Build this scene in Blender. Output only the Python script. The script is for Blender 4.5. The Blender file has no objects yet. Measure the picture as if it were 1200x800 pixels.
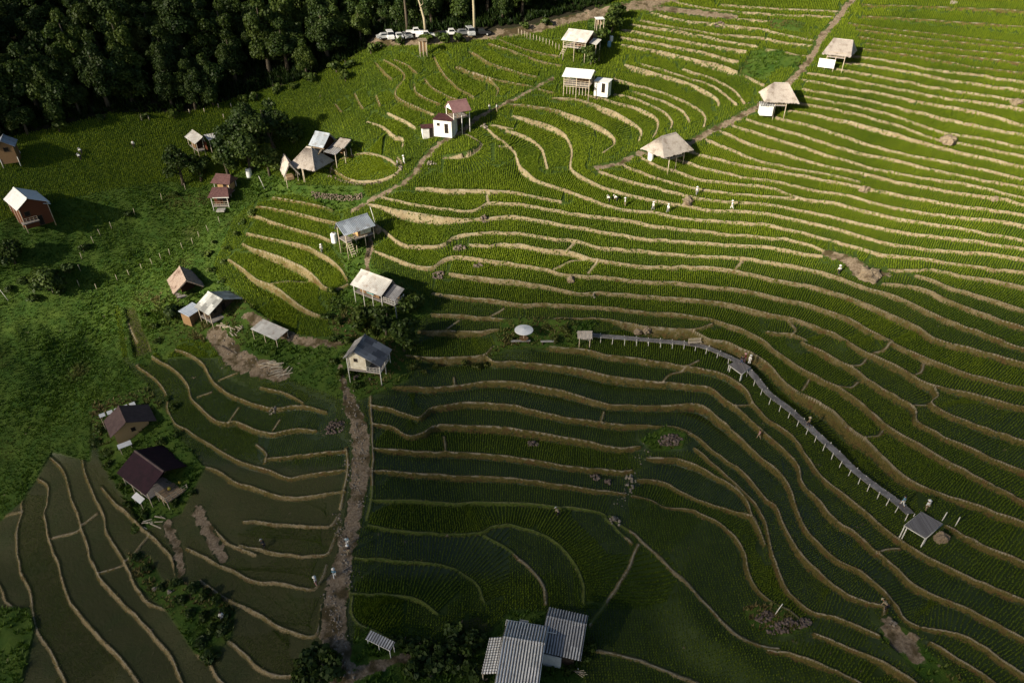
import bpy, bmesh, math, random
import numpy as np
from mathutils import Vector, Matrix
random.seed(7)
rng = np.random.default_rng(11)
scene = bpy.context.scene
COL = scene.collection
rad = math.radians

# ------------------------------------------------------------------ camera
PITCH = rad(35.0); FPX = 812.0
CAM = np.array([0.0, 0.0, 100.0])
cp, sp = math.cos(PITCH), math.sin(PITCH)
cam_data = bpy.data.cameras.new('camera'); cam = bpy.data.objects.new('camera', cam_data)
COL.objects.link(cam); cam.location = CAM; cam.rotation_euler = (math.pi/2-PITCH, 0, 0)
cam_data.sensor_width = 36; cam_data.lens = FPX/1200*36; cam_data.clip_end = 6000; cam_data.clip_start = 0.5
scene.camera = cam

def rays(u, v):
    a = (np.asarray(u, float)-600)/FPX; b = -(np.asarray(v, float)-400)/FPX
    return a, cp+b*sp, -sp+b*cp
def project(x, y, z):
    z = z-CAM[2]; dep = y*cp-z*sp; up = y*sp+z*cp
    return 600+FPX*x/dep, 400-FPX*up/dep
def sstep(a, b, x):
    t = np.clip((x-a)/(b-a), 0, 1); return t*t*(3-2*t)
def soft(x, k=2.0):
    return 0.5*(x+np.sqrt(x*x+k*k))

# ------------------------------------------------------------------ smooth lie of the land
def hB(x, y):
    x = np.asarray(x, float); y = np.asarray(y, float)
    q = np.sqrt(soft(x-22, 4)**2+soft(y-69, 4)**2)
    z = 21+0.46*q
    z = z+0.12*(np.clip(y, 30, 69)-30)*sstep(-4, -22, x)*sstep(110, 72, y)
    a = soft(-22-x, 6)
    xv = np.interp(y, [0, 40, 94, 145, 200, 400], [-120, -108, -81, -65, -52, -40])
    lim = np.maximum(-22-xv, 5)
    z = z-0.22*np.minimum(a, lim)+0.34*soft(xv-x, 8)
    f = ((y-152)-(x+117)*0.49)*0.9
    z = z+0.22*soft(f, 10)*sstep(30, -40, x)
    return z
def on_base(u, v):
    dx, dy, dz = rays(u, v)
    t = np.full(np.shape(dx), 110.0)
    lo = np.full(np.shape(dx), 30.0); hi = np.full(np.shape(dx), 900.0)
    for _ in range(46):
        t = 0.5*(lo+hi)
        above = (CAM[2]+dz*t) > hB(dx*t, dy*t)
        lo = np.where(above, t, lo); hi = np.where(above, hi, t)
    return dx*t, dy*t

# ------------------------------------------------------------------ terrace edges, surveyed tile by tile
TILES = {'Q': (140, 380), **{c: (300*(i % 4), 200*(i//4)) for i, c in enumerate('ABCDEFGHIJKLMNOP')}}
LINES = '''
D 500,-60 800,-50 1300,-10 g.62
D 440,25 800,35 1300,55 g.62
D 440,75 700,92 1300,135 g.62
D 370,110 680,150 1300,222 g.62
D 420,140 800,190 1300,240 g.62
D 430,175 800,225 1300,275 g.62
D 460,205 900,262 1300,310 g.62
D 440,230 620,255 940,310 1300,360 g.62
D 390,262 600,290 760,325 950,350 1300,395
D 365,293 600,325 850,375 1300,440
D 290,320 600,375 900,430 1150,466 1300,480
D 185,340 450,385 800,455 1060,490 1300,527
D 160,375 480,430 700,475 1060,543 1200,590 1300,612
D 165,415 460,470 720,530 1000,595 1300,655
D 170,455 450,505 640,560 830,625 920,635 1300,710
D 120,480 400,530 600,585 790,655 900,670 1300,755
D 95,515 330,560 600,630 800,690 1300,805
D 10,540 300,620 560,705 700,730 1000,795 H 1200,40 1320,70
C 1100,560 1200,590 D 200,650 420,715 560,740 750,790 H 960,35 1300,95
C 1040,590 1200,640 D 250,720 420,770 500,795 H 600,10 760,40 940,65 1060,92 1170,120 1300,140
C 970,615 1080,660 1200,702 D 200,760 330,792 H 470,18 540,35 700,70 900,105 1040,125 1170,150 1300,170
C 890,640 1000,690 1100,735 1200,765 D 120,790 H 180,0 320,25 430,52
C 800,700 950,742 1200,795 H 200,30 420,75 490,90 700,130 900,165 1100,190 1300,225
C 700,718 760,740 900,790 G 960,0 1080,30 1200,42 H 200,85 400,125 600,175 850,215 1100,240 1300,282
C 590,725 700,785 G 760,0 870,35 1000,55 1200,76 H 150,130 300,150 500,200 700,240 950,280 1300,345
C 510,765 580,800 G 720,45 870,85 1000,105 1200,120 H 70,126 135,134
G 400,0 550,45 720,90 800,110 880,133 1050,150 1200,157 H 200,195 400,240 580,280 800,310 1000,335 1300,388
C 0,545 100,565 200,600 260,640 280,720 270,790 G 300,14 400,70 560,115 720,150 830,165 930,185 1050,187 1200,200 H 150,235 350,280 540,335 700,360 900,380 1100,397 1300,440
C -60,690 0,695 40,780 G 60,0 130,50 280,100 400,145 500,180 640,190 800,220 1000,237 1200,255 H 200,300 400,355 550,395 700,410 900,440 1300,490
F 750,85 900,90 1100,96 1200,100 G 120,125 230,145
F 570,118 700,150 900,180 1020,190 1090,152 1200,155 G 150,175 300,205 450,220 650,255 850,280 1050,300 1200,312 H 150,335 290,385 440,430
H 560,465 700,470 760,462 900,490 1060,520 1300,565
F 530,155 700,190 850,215 960,230 1080,222 1200,215 G 150,235 350,270 600,315 800,330 1000,345 1200,357 H 150,385 300,412
H 690,488 830,540 1000,590 1300,680
H 540,525 720,550 850,610 1050,685 1300,770
F 590,270 680,340 750,355 870,350 940,305 1200,292 G 150,310 300,330 420,360 600,375 800,395 1000,405 1200,425 H 200,465 330,500 430,540 560,575 700,635 870,710 1000,760 1110,800 L 1090,0 1300,60
F 1000,350 1200,345 G 150,365 280,385 360,410 480,430 650,450 850,450 950,455 1100,480 1200,505 H 200,540 400,600 560,670 720,745 780,785 L 1000,45 1300,130
F 540,372 680,425 780,455 830,455 890,407 980,405 1200,437 G 150,460 260,490 400,495 600,515 800,530 1000,550 1100,565 1200,585 H 200,630 370,690 500,760 590,800 L 570,0 720,70 850,120 1000,170 1300,240
F 905,480 1000,495 1200,520 G 150,540 300,575 420,570 650,590 850,605 1000,620 1100,640 1200,668 H 100,690 200,720 310,765 380,800 L 370,0 480,60 600,115 700,175 780,207 900,230 1050,270 1300,330
F 830,575 950,590 1100,605 1200,620 G 200,630 400,640 600,660 800,675 940,700 1050,730 1150,780 1200,815 L 100,90 230,165 340,220 450,300 550,390 650,450 780,525 900,590 1050,670 1300,800
H 0,755 110,765 180,800 L 150,0 250,45 400,125 500,195 620,265 690,310 700,370 800,430 950,500 1100,570 1300,645
L 780,215 800,250 760,290 850,340 1000,400 1300,495
F 660,660 850,675 960,680 1100,690 1200,700 G 120,700 300,690 420,695 560,720 700,740 850,745 940,715
G 850,750 930,790 K 1000,0 1130,60 1200,100 L 40,150 120,220 280,310 370,390 460,460 560,560 650,640 800,710 1000,775 1300,890
F 760,750 900,750 1060,755 1150,740
J 700,62 800,76 1000,72 1080,60 1120,20 1200,20 K 150,22 320,35 450,65 600,80 740,105 850,125 950,140 1040,175 1100,225 1130,290 1200,365 L 100,430 180,530 230,610 330,700 460,800 P 520,60 600,120 680,170 760,215 900,285 1050,350 1300,450
J 1080,70 1120,95 1200,95 K 150,105 280,120 420,155 600,180 720,190 850,205 930,215 990,265 1060,315 1130,380 1200,440 L 80,510 140,580 160,660 250,760 300,820 P 400,90 510,190 600,260 680,340 800,400 950,460 1100,540 1300,640
J 520,205 700,215 930,210 1100,190 1200,190 K 150,215 300,250 420,290 600,300 750,300 860,290 930,325 1000,390 1060,440 1130,510 1200,570 L 60,620 110,700 140,800 P 170,70 250,160 330,225 450,290 540,360 600,440 650,510 720,540 850,560 960,600 1080,680 1300,830
J 530,300 620,310 700,340 770,360 820,312 1000,290 1200,300 K 200,345 400,380 600,395 760,400 870,450 950,520 1080,610 1150,690 1200,750 L 30,760 60,830 P 90,100 160,200 250,290 350,370 450,415 550,442
J 545,385 640,400 720,440 790,425 830,395 1000,395 1200,407 K 200,440 400,480 520,500 600,490
K 860,500 950,580 1060,680 1140,760 1180,830 P 0,120 25,210 50,270 90,370 150,430 210,470 330,490 430,540 520,575
J 555,500 700,510 900,520 1200,540 K 200,575 400,600 560,610
K 630,545 760,545 850,570 950,630 1050,690 1110,760 1120,800 O 1150,60 1190,150
J 550,605 700,615 900,630 1200,640 K 350,690 530,715
K 590,645 700,655 800,710 950,770 1030,795 O 1130,20 1150,50
J 545,745 700,745 900,755 1200,755 K 150,765 400,795 O 440,15 g.9
K 560,725 650,745 720,780 850,790 O 880,10 980,55 1040,110 1090,190 1110,280 1140,350 1200,410 P 100,460 150,500 g.6
P 220,570 300,600 430,660 550,710 700,800 760,840
P 0,650 100,660 250,710 350,760 450,810 g.6
P 760,610 880,680 980,740 1060,800 1120,850 g.6
O 370,640 500,670 620,700 760,760 870,800 900,820 g.6 d
O 460,20 530,80 600,130 700,220 850,400 1000,550 1050,590 1150,630 1250,640 g.4 d
O 590,160 540,270 440,430 360,530 g.5 d
O 440,30 500,95 560,150 g.9 d
N 530,65 700,90 900,105 1060,95 1110,65 1200,60 O 150,110 240,170 290,240 330,320 335,420 g.95
N 1070,105 1200,185 O 80,260 150,350 160,430 g.95 d
N 455,215 700,230 850,245 970,290 1040,350 1070,420 g.95
N 440,380 600,385 720,400 800,435 850,480 g.95
N 450,390 450,480 490,525 560,560 660,615 g.9
N -60,45 0,45 150,60 350,60 390,10
N -80,160 0,175 120,195 330,200 360,140 390,70
M 880,170 1000,230 1100,280 1200,325 N 120,335 270,362 310,310 330,245
M 940,325 1050,400 1200,468 N 100,530 200,570 275,580 300,520 310,430
M 1050,590 1130,650 1200,715 N 60,755 130,772 220,740 265,685
M 970,690 1010,760 1060,820
J 40,555 200,535 420,510
J 30,595 150,640 250,625 420,600
I 770,450 820,530 900,580 1000,600 1100,660 1200,690 J 150,732 280,720 415,705
M 940,0 1050,130 1120,170 1200,200
I 650,120 740,190 790,260 790,330 830,390 900,430 1000,490 1100,550 1200,590 J 30,595
I 710,70 800,120 870,190 900,270 950,320 1010,370 1060,385 1100,375 1200,420 J 60,430 200,410 280,415
I 780,25 900,70 970,140 1010,200 1060,240 1130,270 1200,300 J 100,315 200,300 330,330
J 20,215 130,240 220,290
F 80,130 200,145 380,185
F 0,165 150,190 250,215 380,245
F -30,205 120,255 250,290 370,330
F -40,295 0,305 150,335 280,375 370,435 430,510
E 1070,420 1140,460 1200,510 F 70,535 150,590 250,660 350,700
F -60,345 0,370 100,400 200,445 270,490 320,545 370,555 430,530
F 0,660 80,710 150,755 250,800 330,815
F 75,530 150,510 240,485 d
F 345,-10 385,15 420,33 500,50 580,45 650,20 680,-25 660,-60
M -80,260 0,350 30,420 70,455
I 225,535 290,600 330,710 355,800 M 360,0 400,130 450,280 540,390 650,500 750,610 820,710 870,850
I 180,640 225,680 220,760 M 210,0 225,120 270,230 310,380 400,510 480,600 580,700 680,840
I 125,660 105,760 M 100,0 80,130 90,260 140,360 160,500 190,580 250,680 330,850
I 370,520 400,620 440,720 480,795 M 510,110 580,230 620,320 700,430 800,465 850,540 890,600 940,680
I 480,690 540,760 M 590,0 680,90 790,190 830,290
M -40,40 100,0 d
M 250,120 360,75 450,0 d
M 460,285 580,235 640,180 700,100 d
Q 640,560 690,610 682,648 d
Q 470,265 550,230 d
Q 515,450 555,385 d
Q 720,500 750,445 d
Q 370,340 430,310 d
F 348,5 355,-25 400,-62 480,-85 560,-82 630,-55 655,-25 g.9 d
J 535,210 545,385 550,500 545,605 540,745 520,830 g.8 d
N 480,20 460,120 440,215 430,300 440,385 g.9 d
J 425,500 430,600 410,705 395,780 d
E 570,650 600,720 640,800 d
E 640,620 690,740 710,850 d
I 640,115 710,70 d
P 835,62 1000,150 1100,190 1300,275
C -20,490 150,505 300,545 400,590 470,640 480,680 430,720
C -20,605 80,650 140,700 165,790
C 190,455 330,475 470,520 560,570 610,620 600,660
C 340,440 480,475 600,510 680,560 682,600 660,650
C 480,440 600,470 700,520 750,570 740,610
C 570,430 720,480 800,520 830,580
C 480,370 620,410 780,460 870,510 905,560 900,600
C 530,305 680,345 850,400 960,460 975,500
C 600,300 780,350 950,410 1050,490
C 800,325 920,360 1040,420 1090,490
C 510,205 700,240 900,290 1030,322 1180,400
C 510,170 700,205 900,245 1060,290
C 520,140 700,172 900,207 1090,243
C 560,110 800,152 1000,192 1150,218
C 600,90 800,132 960,158 1180,180
C 650,60 800,95 950,110 1200,140
C 700,33 830,67 1000,85 1200,100
C 760,10 900,40 1050,55 1200,65 D 330,80
C 980,20 1200,38 D 380,55
D -10,140 100,170 210,190
D -10,185 120,205 230,215
D -10,230 100,250 180,265
B 560,290 600,340 640,375
B 600,280 680,330 700,370 660,420 660,460 740,500 830,540
B 650,280 720,310 760,350
B 830,260 860,320 900,380 1020,460
B 790,370 830,420 940,470
B 740,390 750,440 860,490
B 940,320 1080,360 1140,420 1130,450
B 950,305 1000,340 1200,390 C 100,410 200,440
B 620,530 700,565 750,600
B 520,570 600,600 650,640 690,640 690,700
B 460,440 500,510
B 560,450 580,500
B 370,490 400,530
B 1080,600 1200,700
B 950,620 1040,660 1062,690 1000,740 880,745
B 1100,585 1200,605
B 1000,240 1100,300 1200,330 C 120,360
B 1090,205 1200,240 C 100,280 230,310
B 1130,180 C 20,220 220,270
A 230,620 250,700
A 285,620 320,690
A 335,615 380,685
G 260,375 295,335 d
G 360,480 400,420 d
G 205,460 280,415 350,408 d
G 1045,462 1080,420 d
L 500,50 540,45 570,10 d
L 390,110 440,100 470,65 d
L 690,150 730,130 740,90 d
L 340,210 400,205 430,170 d
L 450,445 520,435 545,400 d
L 690,295 740,290 770,280 d
F 1090,152 1085,110 1100,96 d
F 895,745 950,690 d
F 1100,680 1160,635 d
J 885,515 880,430 d
J 930,210 925,160 d
K 710,190 740,150 830,110 880,80 d
K 420,370 435,315 d
P 510,190 560,170 620,160 d
P 545,440 545,520 d
K 1050,300 1120,290 d
H 110,765 135,740 100,690 d
L 165,230 200,160 d
'''
def parse_lines():
    out = []
    for row in LINES.strip().splitlines():
        pts = []; g = None; div = False; off = (0, 0)
        for tok in row.split():
            if tok in TILES and len(tok) == 1: off = TILES[tok]
            elif tok == 'd': div = True
            elif tok[0] == 'g': g = float(tok[1:])
            else:
                a, b = tok.split(','); pts.append((off[0]+float(a)/4, off[1]+float(b)/4))
        out.append((np.array(pts), g, div))
    return out
def resample(p, step):
    # centripetal-ish Catmull-Rom through the points, then an even respacing
    P = np.vstack([2*p[0]-p[1], p, 2*p[-1]-p[-2]]); pts = []
    for i in range(1, len(P)-2):
        n = max(4, int(np.hypot(*(P[i+1]-P[i]))/2))
        t = np.linspace(0, 1, n, endpoint=False)[:, None]
        a, b, c, d = P[i-1], P[i], P[i+1], P[i+2]
        l0 = max(np.hypot(*(b-a)), 1); l1 = max(np.hypot(*(c-b)), 1); l2 = max(np.hypot(*(d-c)), 1)
        m1 = l1*((c-a)/(l0+l1)); m2 = l1*((d-b)/(l1+l2))
        pts.append((2*t**3-3*t**2+1)*b+(t**3-2*t**2+t)*m1+(-2*t**3+3*t**2)*c+(t**3-t**2)*m2)
    pts.append(p[-1:]); q = np.vstack(pts)
    L = np.concatenate([[0], np.cumsum(np.hypot(*np.diff(q, axis=0).T))])
    n = max(2, int(L[-1]/step)+1); s = np.linspace(0, L[-1], n)
    return np.stack([np.interp(s, L, q[:, 0]), np.interp(s, L, q[:, 1])], 1)

# ------------------------------------------------------------------ the survey grid
def axis(lo, hi, step, out_lo, out_hi, n):
    core = np.arange(lo, hi+step, step)
    k = np.arange(1, n+1)/n
    return np.concatenate([(lo-(lo-out_lo)*k**2-step*k*0)[::-1], core, hi+step+(out_hi-hi)*k**2])
STEP = 1.25
US = axis(-60, 1260, STEP, -520, 1720, 45)
VS = axis(-40, 840, STEP, -250, 1250, 40)
NU, NV = len(US), len(VS)
UU, VV = np.meshgrid(US, VS)
GX, GY = on_base(UU, VV)
GB = hB(GX, GY)
DEPTH = GY*cp-(GB-CAM[2])*sp
CELL = STEP*DEPTH/FPX                         # metres per grid column
def inpoly(poly, U=UU, V=VV):
    m = np.zeros(U.shape, bool); n = len(poly)
    for i in range(n):
        x0, y0 = poly[i]; x1, y1 = poly[(i+1) % n]
        if y0 == y1: continue
        c = ((V < y0) != (V < y1)) & (U < (x1-x0)*(V-y0)/(y1-y0)+x0)
        m ^= c
    return m
def blur(a, n):
    a = a.astype(np.float32)
    for _ in range(n):
        b = a.copy(); b[1:-1] = (a[:-2]+2*a[1:-1]+a[2:])/4
        a = b.copy(); a[:, 1:-1] = (b[:, :-2]+2*b[:, 1:-1]+b[:, 2:])/4
    return a
def vnoise(x, y, sc, seed=0):
    # value noise on world coordinates
    r = np.random.default_rng(seed); T = r.random((256, 256))
    x = x/sc; y = y/sc; xi = np.floor(x).astype(int); yi = np.floor(y).astype(int)
    fx = x-xi; fy = y-yi; fx = fx*fx*(3-2*fx); fy = fy*fy*(3-2*fy)
    g = lambda a, b: T[a & 255, b & 255]
    return (g(xi, yi)*(1-fx)+g(xi+1, yi)*fx)*(1-fy)+(g(xi, yi+1)*(1-fx)+g(xi+1, yi+1)*fx)*fy

RISER = 0.27; CREST = 0.14
D = np.full((NV, NU), 9.0); HL = GB.copy(); SL = np.zeros((NV, NU)); KID = np.full((NV, NU), -1, np.int32); GR = np.full((NV, NU), 0.4)
DD = np.full((NV, NU), 9.0)                   # distance to field dividers
NXX = np.zeros((NV, NU)); NYY = np.zeros((NV, NU))
EDGES = []                                    # per terrace edge: world polyline, heights, arc length
def grassy_at(u, v):
    g = np.interp(v, [0, 260, 400, 520, 640, 800], [0.2, 0.26, 0.5, 0.6, 0.62, 0.62])
    g = np.where((u > 705) & (u < 885) & (v < 88), .08, g)
    return np.where(u < 410, np.interp(v, [0, 220, 260, 540, 600, 800], [.66, .62, .42, .55, .40, .38]), np.where((u < 705) & (v < 130), np.maximum(g, np.interp(u, [410, 600, 720], [.66, .5, .3])), g))
def burn(pu, pv, px, py, D_, keep=None, win=26, signed=True):
    for i in range(len(px)-1):
        u0, u1 = sorted((pu[i], pu[i+1])); v0, v1 = sorted((pv[i], pv[i+1]))
        a0 = np.searchsorted(US, u0-win); a1 = np.searchsorted(US, u1+win)
        b0 = np.searchsorted(VS, v0-win); b1 = np.searchsorted(VS, v1+win)
        if a0 >= a1 or b0 >= b1: continue
        sl = (slice(b0, b1), slice(a0, a1))
        X = GX[sl]; Y = GY[sl]
        ex, ey = px[i+1]-px[i], py[i+1]-py[i]; L2 = ex*ex+ey*ey
        if L2 < 1e-9: continue
        t = np.clip(((X-px[i])*ex+(Y-py[i])*ey)/L2, 0, 1)
        dx = X-(px[i]+t*ex); dy = Y-(py[i]+t*ey)
        d = np.hypot(dx, dy)
        if signed: ds = np.where(ex*dy-ey*dx >= 0, d, -d)
        else: ds = d
        m = d < np.abs(D_[sl])-1e-9
        D_[sl][m] = ds[m]
        if keep: keep(sl, m, i, t, dx, dy, d)
for k, (p, g, div) in enumerate(parse_lines()):
    q = resample(p, 4.0)
    w = np.stack([np.interp(np.arange(len(q)), np.arange(0, len(q)+3, 3), rng.normal(0, .6, len(np.arange(0, len(q)+3, 3)))) for _ in (0, 1)], 1)
    q = q+w
    px, py = on_base(q[:, 0], q[:, 1])
    if div:
        burn(q[:, 0], q[:, 1], px, py, DD, win=8, signed=False); continue
    hz = hB(px, py); kk = min(9, len(hz)//2*2-1)
    if kk >= 3:
        pad = np.pad(hz, kk//2, mode='edge'); hz = np.convolve(pad, np.ones(kk)/kk, 'valid')
    s = np.concatenate([[0], np.cumsum(np.hypot(np.diff(px), np.diff(py)))])+px[0]
    gg = grassy_at(q[:, 0], q[:, 1]) if g is None else np.full(len(q), g)
    ki = len(EDGES); EDGES.append((q, px, py, hz, s))
    def keep(sl, m, i, t, dx, dy, d):
        HL[sl][m] = (hz[i]+t*(hz[i+1]-hz[i]))[m]; SL[sl][m] = (s[i]+t*(s[i+1]-s[i]))[m]
        KID[sl][m] = ki; GR[sl][m] = gg[i]
        dd = np.maximum(d, 1e-6); NXX[sl][m] = (dx/dd)[m]; NYY[sl][m] = (dy/dd)[m]
    burn(q[:, 0], q[:, 1], px, py, D, keep)

# ------------------------------------------------------------------ zones that are not paddies
WILD = [(-600, 320), (0, 262), (60, 238), (120, 226), (200, 214), (235, 222), (300, 196), (330, 210), (352, 215), (330, 226), (300, 236), (275, 255), (262, 285), (250, 310), (262, 345),
        (205, 352), (178, 356), (180, 412), (172, 428), (152, 424), (141, 360), (135, 365), (146, 425), (160, 440), (176, 452), (108, 480), (106, 540), (62, 530), (46, 555), (28, 585), (0, 610), (-600, 900)]
FOREST = [(-600, 185), (0, 163), (60, 152), (130, 133), (220, 133), (300, 108), (340, 100), (400, 75), (440, 52), (455, 48), (560, 42), (640, 27), (700, 12), (740, -5), (760, -60), (740, -400), (-600, -400)]
SCRUBS = [[(190, 340), (262, 330), (300, 365), (352, 395), (398, 398), (412, 440), (404, 470), (330, 440), (300, 428), (262, 405), (215, 398), (192, 425), (178, 405), (178, 358)],
          [(398, 285), (430, 290), (436, 312), (475, 330), (500, 350), (510, 365), (480, 380), (470, 410), (480, 445), (420, 470), (402, 460), (400, 410), (385, 380), (388, 350), (410, 335)],
          [(590, 375), (612, 372), (700, 380), (690, 392), (676, 405), (596, 408), (575, 420)],
          [(150, 650), (175, 650), (190, 680), (240, 690), (275, 712), (272, 745), (248, 775), (228, 765), (212, 740), (195, 715), (165, 690)],
          [(395, 795), (412, 758), (430, 738), (465, 752), (520, 762), (560, 725), (580, 740), (575, 830), (380, 830)],
          [(0, 715), (35, 712), (42, 735), (20, 830), (-80, 830), (-80, 700)],
          [(560, 825), (575, 735), (600, 715), (690, 720), (688, 760), (682, 830)],
          [(105, 480), (172, 455), (200, 490), (205, 505), (240, 548), (212, 600), (170, 620), (118, 540)],
          [(342, 218), (425, 218), (432, 238), (395, 248), (350, 226), (300, 232), (296, 215)],
          [(360, 765), (395, 770), (395, 830), (330, 830)],
          [(880, 60), (920, 60), (915, 80), (895, 95), (865, 85)], [(690, 10), (740, 2), (725, 25), (700, 70), (680, 80), (690, 45)],
          [(780, 500), (805, 508), (800, 525), (765, 528), (750, 515)], [(868, 712), (905, 705), (950, 735), (920, 745), (880, 735)],
          [(900, 22), (945, 28), (940, 38), (905, 34)], [(900, 62), (940, 68), (935, 82), (900, 78)], [(1030, 740), (1060, 735), (1130, 800), (1090, 800)]]
wild = inpoly(WILD); forest = inpoly(FOREST)
scrub = np.zeros((NV, NU), bool)
for s_ in SCRUBS: scrub |= inpoly(s_)
POND = [inpoly([(146, 362), (158, 359), (178, 411), (158, 420)]), inpoly([(540, 728), (560, 722), (580, 735), (570, 742), (550, 740)])]
wild &= ~(POND[0] | POND[1]); scrub &= ~(POND[0] | POND[1])
LAWN = (((UU-427)/40)**2+((VV-196)/16.5)**2 < 1)
farfield = inpoly([(-600, 185), (0, 163), (60, 152), (130, 133), (220, 133), (300, 108), (345, 102), (345, 150), (330, 200), (235, 222), (200, 214), (120, 226), (60, 238), (0, 262), (-600, 320)])
PATHS = [([(399, 432), (404, 455), (412, 478), (420, 500), (424, 530), (420, 570), (414, 605), (407, 640), (395, 690), (391, 740), (402, 772), (402, 800), (398, 840)], [.35, .5, 1.15, 1.25, 1.3, 1.2, 1.2, 1.1, 1.4, 1.6, 1.0, 1.3, 1.3]),
         ([(560, 138), (540, 155), (520, 165), (500, 183), (486, 203), (470, 217), (447, 228), (428, 238), (415, 246)], [.5]*9),
         ([(560, 138), (580, 128), (610, 113), (648, 92)], [.4]*4),
         ([(440, 49), (470, 48), (500, 47), (530, 45), (560, 42), (600, 38), (640, 31), (665, 24), (700, 18), (735, 8), (780, 0), (840, -18), (900, -40)], [1.6]*4+[1.3]*9),
         ([(1008, -8), (990, 10), (981, 24), (968, 38), (960, 50), (948, 72), (930, 92), (905, 115), (880, 130), (862, 140), (822, 160), (790, 178), (750, 180), (725, 192), (700, 197)], [.7]*11+[.5]*4),
         ([(433, 262), (434, 290), (430, 312), (432, 330)], [.5]*4),
         ([(378, 820), (410, 795), (450, 775), (480, 768)], [.6]*4),
         ([(250, 390), (285, 425), (330, 440)], [1.5, 1.8, 1.3]), ([(290, 372), (350, 398), (400, 402)], [.8]*3),
         ([(232, 597), (238, 612), (262, 655)], [.7]*3), ([(195, 612), (208, 645), (212, 672)], [.6]*3),
         ([(970, 298), (995, 306), (1010, 318), (1040, 322)], [.7, 1.0, 1.3, .4]), ([(1040, 728), (1060, 752), (1075, 770)], [.6, 1.25, .6]),
         ([(690, 15), (740, 10), (790, 12), (860, 20)], [.9]*4)]
PD = np.full((NV, NU), 9.0)
for pts, ws in PATHS:
    pts = np.array(pts, float); q = resample(pts, 4.0)
    L = np.concatenate([[0], np.cumsum(np.hypot(*np.diff(pts, axis=0).T))]); Lq = np.linspace(0, L[-1], len(q)); wq = np.interp(Lq, L, ws)
    px, py = on_base(q[:, 0], q[:, 1]); T = np.full((NV, NU), 9.0)
    burn(q[:, 0], q[:, 1], px, py, T, win=30, signed=False)
    W = np.full((NV, NU), 1.0)
    # width by nearest sample along the path (coarse is enough)
    m = T < 5
    if m.any():
        idx = np.argwhere(m); Xm = GX[m]; Ym = GY[m]
        best = np.full(len(Xm), 1e9); bw = np.ones(len(Xm))
        for a, b, c in zip(px, py, wq):
            e = (Xm-a)**2+(Ym-b)**2; h = e < best; best[h] = e[h]; bw[h] = c
        W[m] = bw
    PD = np.minimum(PD, T-W)                   # <0 inside the path
pathm = PD < 0.15
loose = (wild | forest | scrub | pathm | farfield) & ~(POND[0] | POND[1])
# edges inside loose land do not count, except where they bound it
outside = (UU < -70) | (UU > 1270) | (VV < -50) | (VV > 850)

# ------------------------------------------------------------------ level the fields: every paddy takes the height of the bund that holds it
far = np.abs(D) > 8
crest = (D >= 0) & (D < CREST) & ~loose
riser = (D < 0) & (D > -np.maximum(RISER, CELL*1.15)) & ~loose
hold = (D >= CREST) & (D < CREST+np.maximum(0.35, 1.6*CELL)) & ~loose
rough = (vnoise(GX, GY, 7, 3)-.5)*1.1+(vnoise(GX, GY, 2.3, 4)-.5)*.5
landz = GB+np.where(wild | scrub, rough, 0.15*rough)
fixed = loose | crest | hold | outside
Z = np.where(loose | outside, landz, HL-0.05).astype(np.float32)
S = np.where(loose | outside, GX, SL).astype(np.float32)
dom = ~riser
known = fixed & dom
K = np.where(known & ~(loose | outside), KID, -1)
def nb(a, fillv=0):
    o = []
    for ax, sh in ((0, 1), (0, -1), (1, 1), (1, -1)):
        b = np.roll(a, sh, axis=ax)
        if ax == 0: b[0 if sh == 1 else -1] = fillv
        else: b[:, 0 if sh == 1 else -1] = fillv
        o.append(b)
    return o
def spread(Z, S, K, known, allow, n):
    for it in range(n):
        need = allow & ~known
        if not need.any(): break
        wz = np.zeros_like(Z); ws = np.zeros_like(S); c = np.zeros_like(Z); kk = K.copy()
        kn = known.astype(np.float32)
        for a, b, m, q in zip(nb(Z), nb(S), nb(kn), nb(K, -1)):
            wz += a*m; ws += b*m; c += m
            kk = np.where(need & (kk < 0) & (m > 0), q, kk)
        g = need & (c > 0)
        Z[g] = wz[g]/c[g]; S[g] = ws[g]/c[g]; K[g] = kk[g]; known = known | g
    return Z, S, K, known
Z, S, K, known = spread(Z, S, K, known, dom, 90)
Z[~known] = landz[~known]; S[~known] = GX[~known]
free = dom & ~fixed
fm = dom.astype(np.float32); cnt = sum(nb(fm)); cnt[cnt == 0] = 1
for it in range(160):
    az = sum(a*m for a, m in zip(nb(Z), nb(fm)))/cnt; as_ = sum(a*m for a, m in zip(nb(S), nb(fm)))/cnt
    Z[free] = az[free]; S[free] = as_[free]
Z = np.where(loose | outside, Z, Z+(.34+.32*sstep(430, 300, VV)+.2*(UU < 410)*(VV > 400))*np.where((UU > 705) & (UU < 885) & (VV < 88), .5, 1)*np.clip(GB-Z, -1.5, 1.5)).astype(np.float32)
FIELDZ = Z.copy()
# toe of each riser: the level of the field below
kn2 = dom & ~crest & ~hold
Zt, _, _, _ = spread(Z.copy(), S.copy(), K.copy(), kn2, riser | kn2, 8)
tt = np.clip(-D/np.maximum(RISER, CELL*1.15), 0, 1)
FZ = np.where(riser, HL*(1-tt)+np.minimum(Zt, HL+.05)*tt, Z)
FZ = FZ+np.where(loose, 0, 0.17*np.exp(-((D-.10)/.17)**2)*(D > -.3))
FZ = FZ+np.where(loose, 0, 0.20*np.exp(-(DD/.22)**2))
FZ = FZ+np.where(pathm, 0.12*(vnoise(GX, GY, .8, 9)-.5), 0)
FZ = np.where(POND[0] | POND[1], np.minimum(FZ, GB-.1), FZ)
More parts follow.
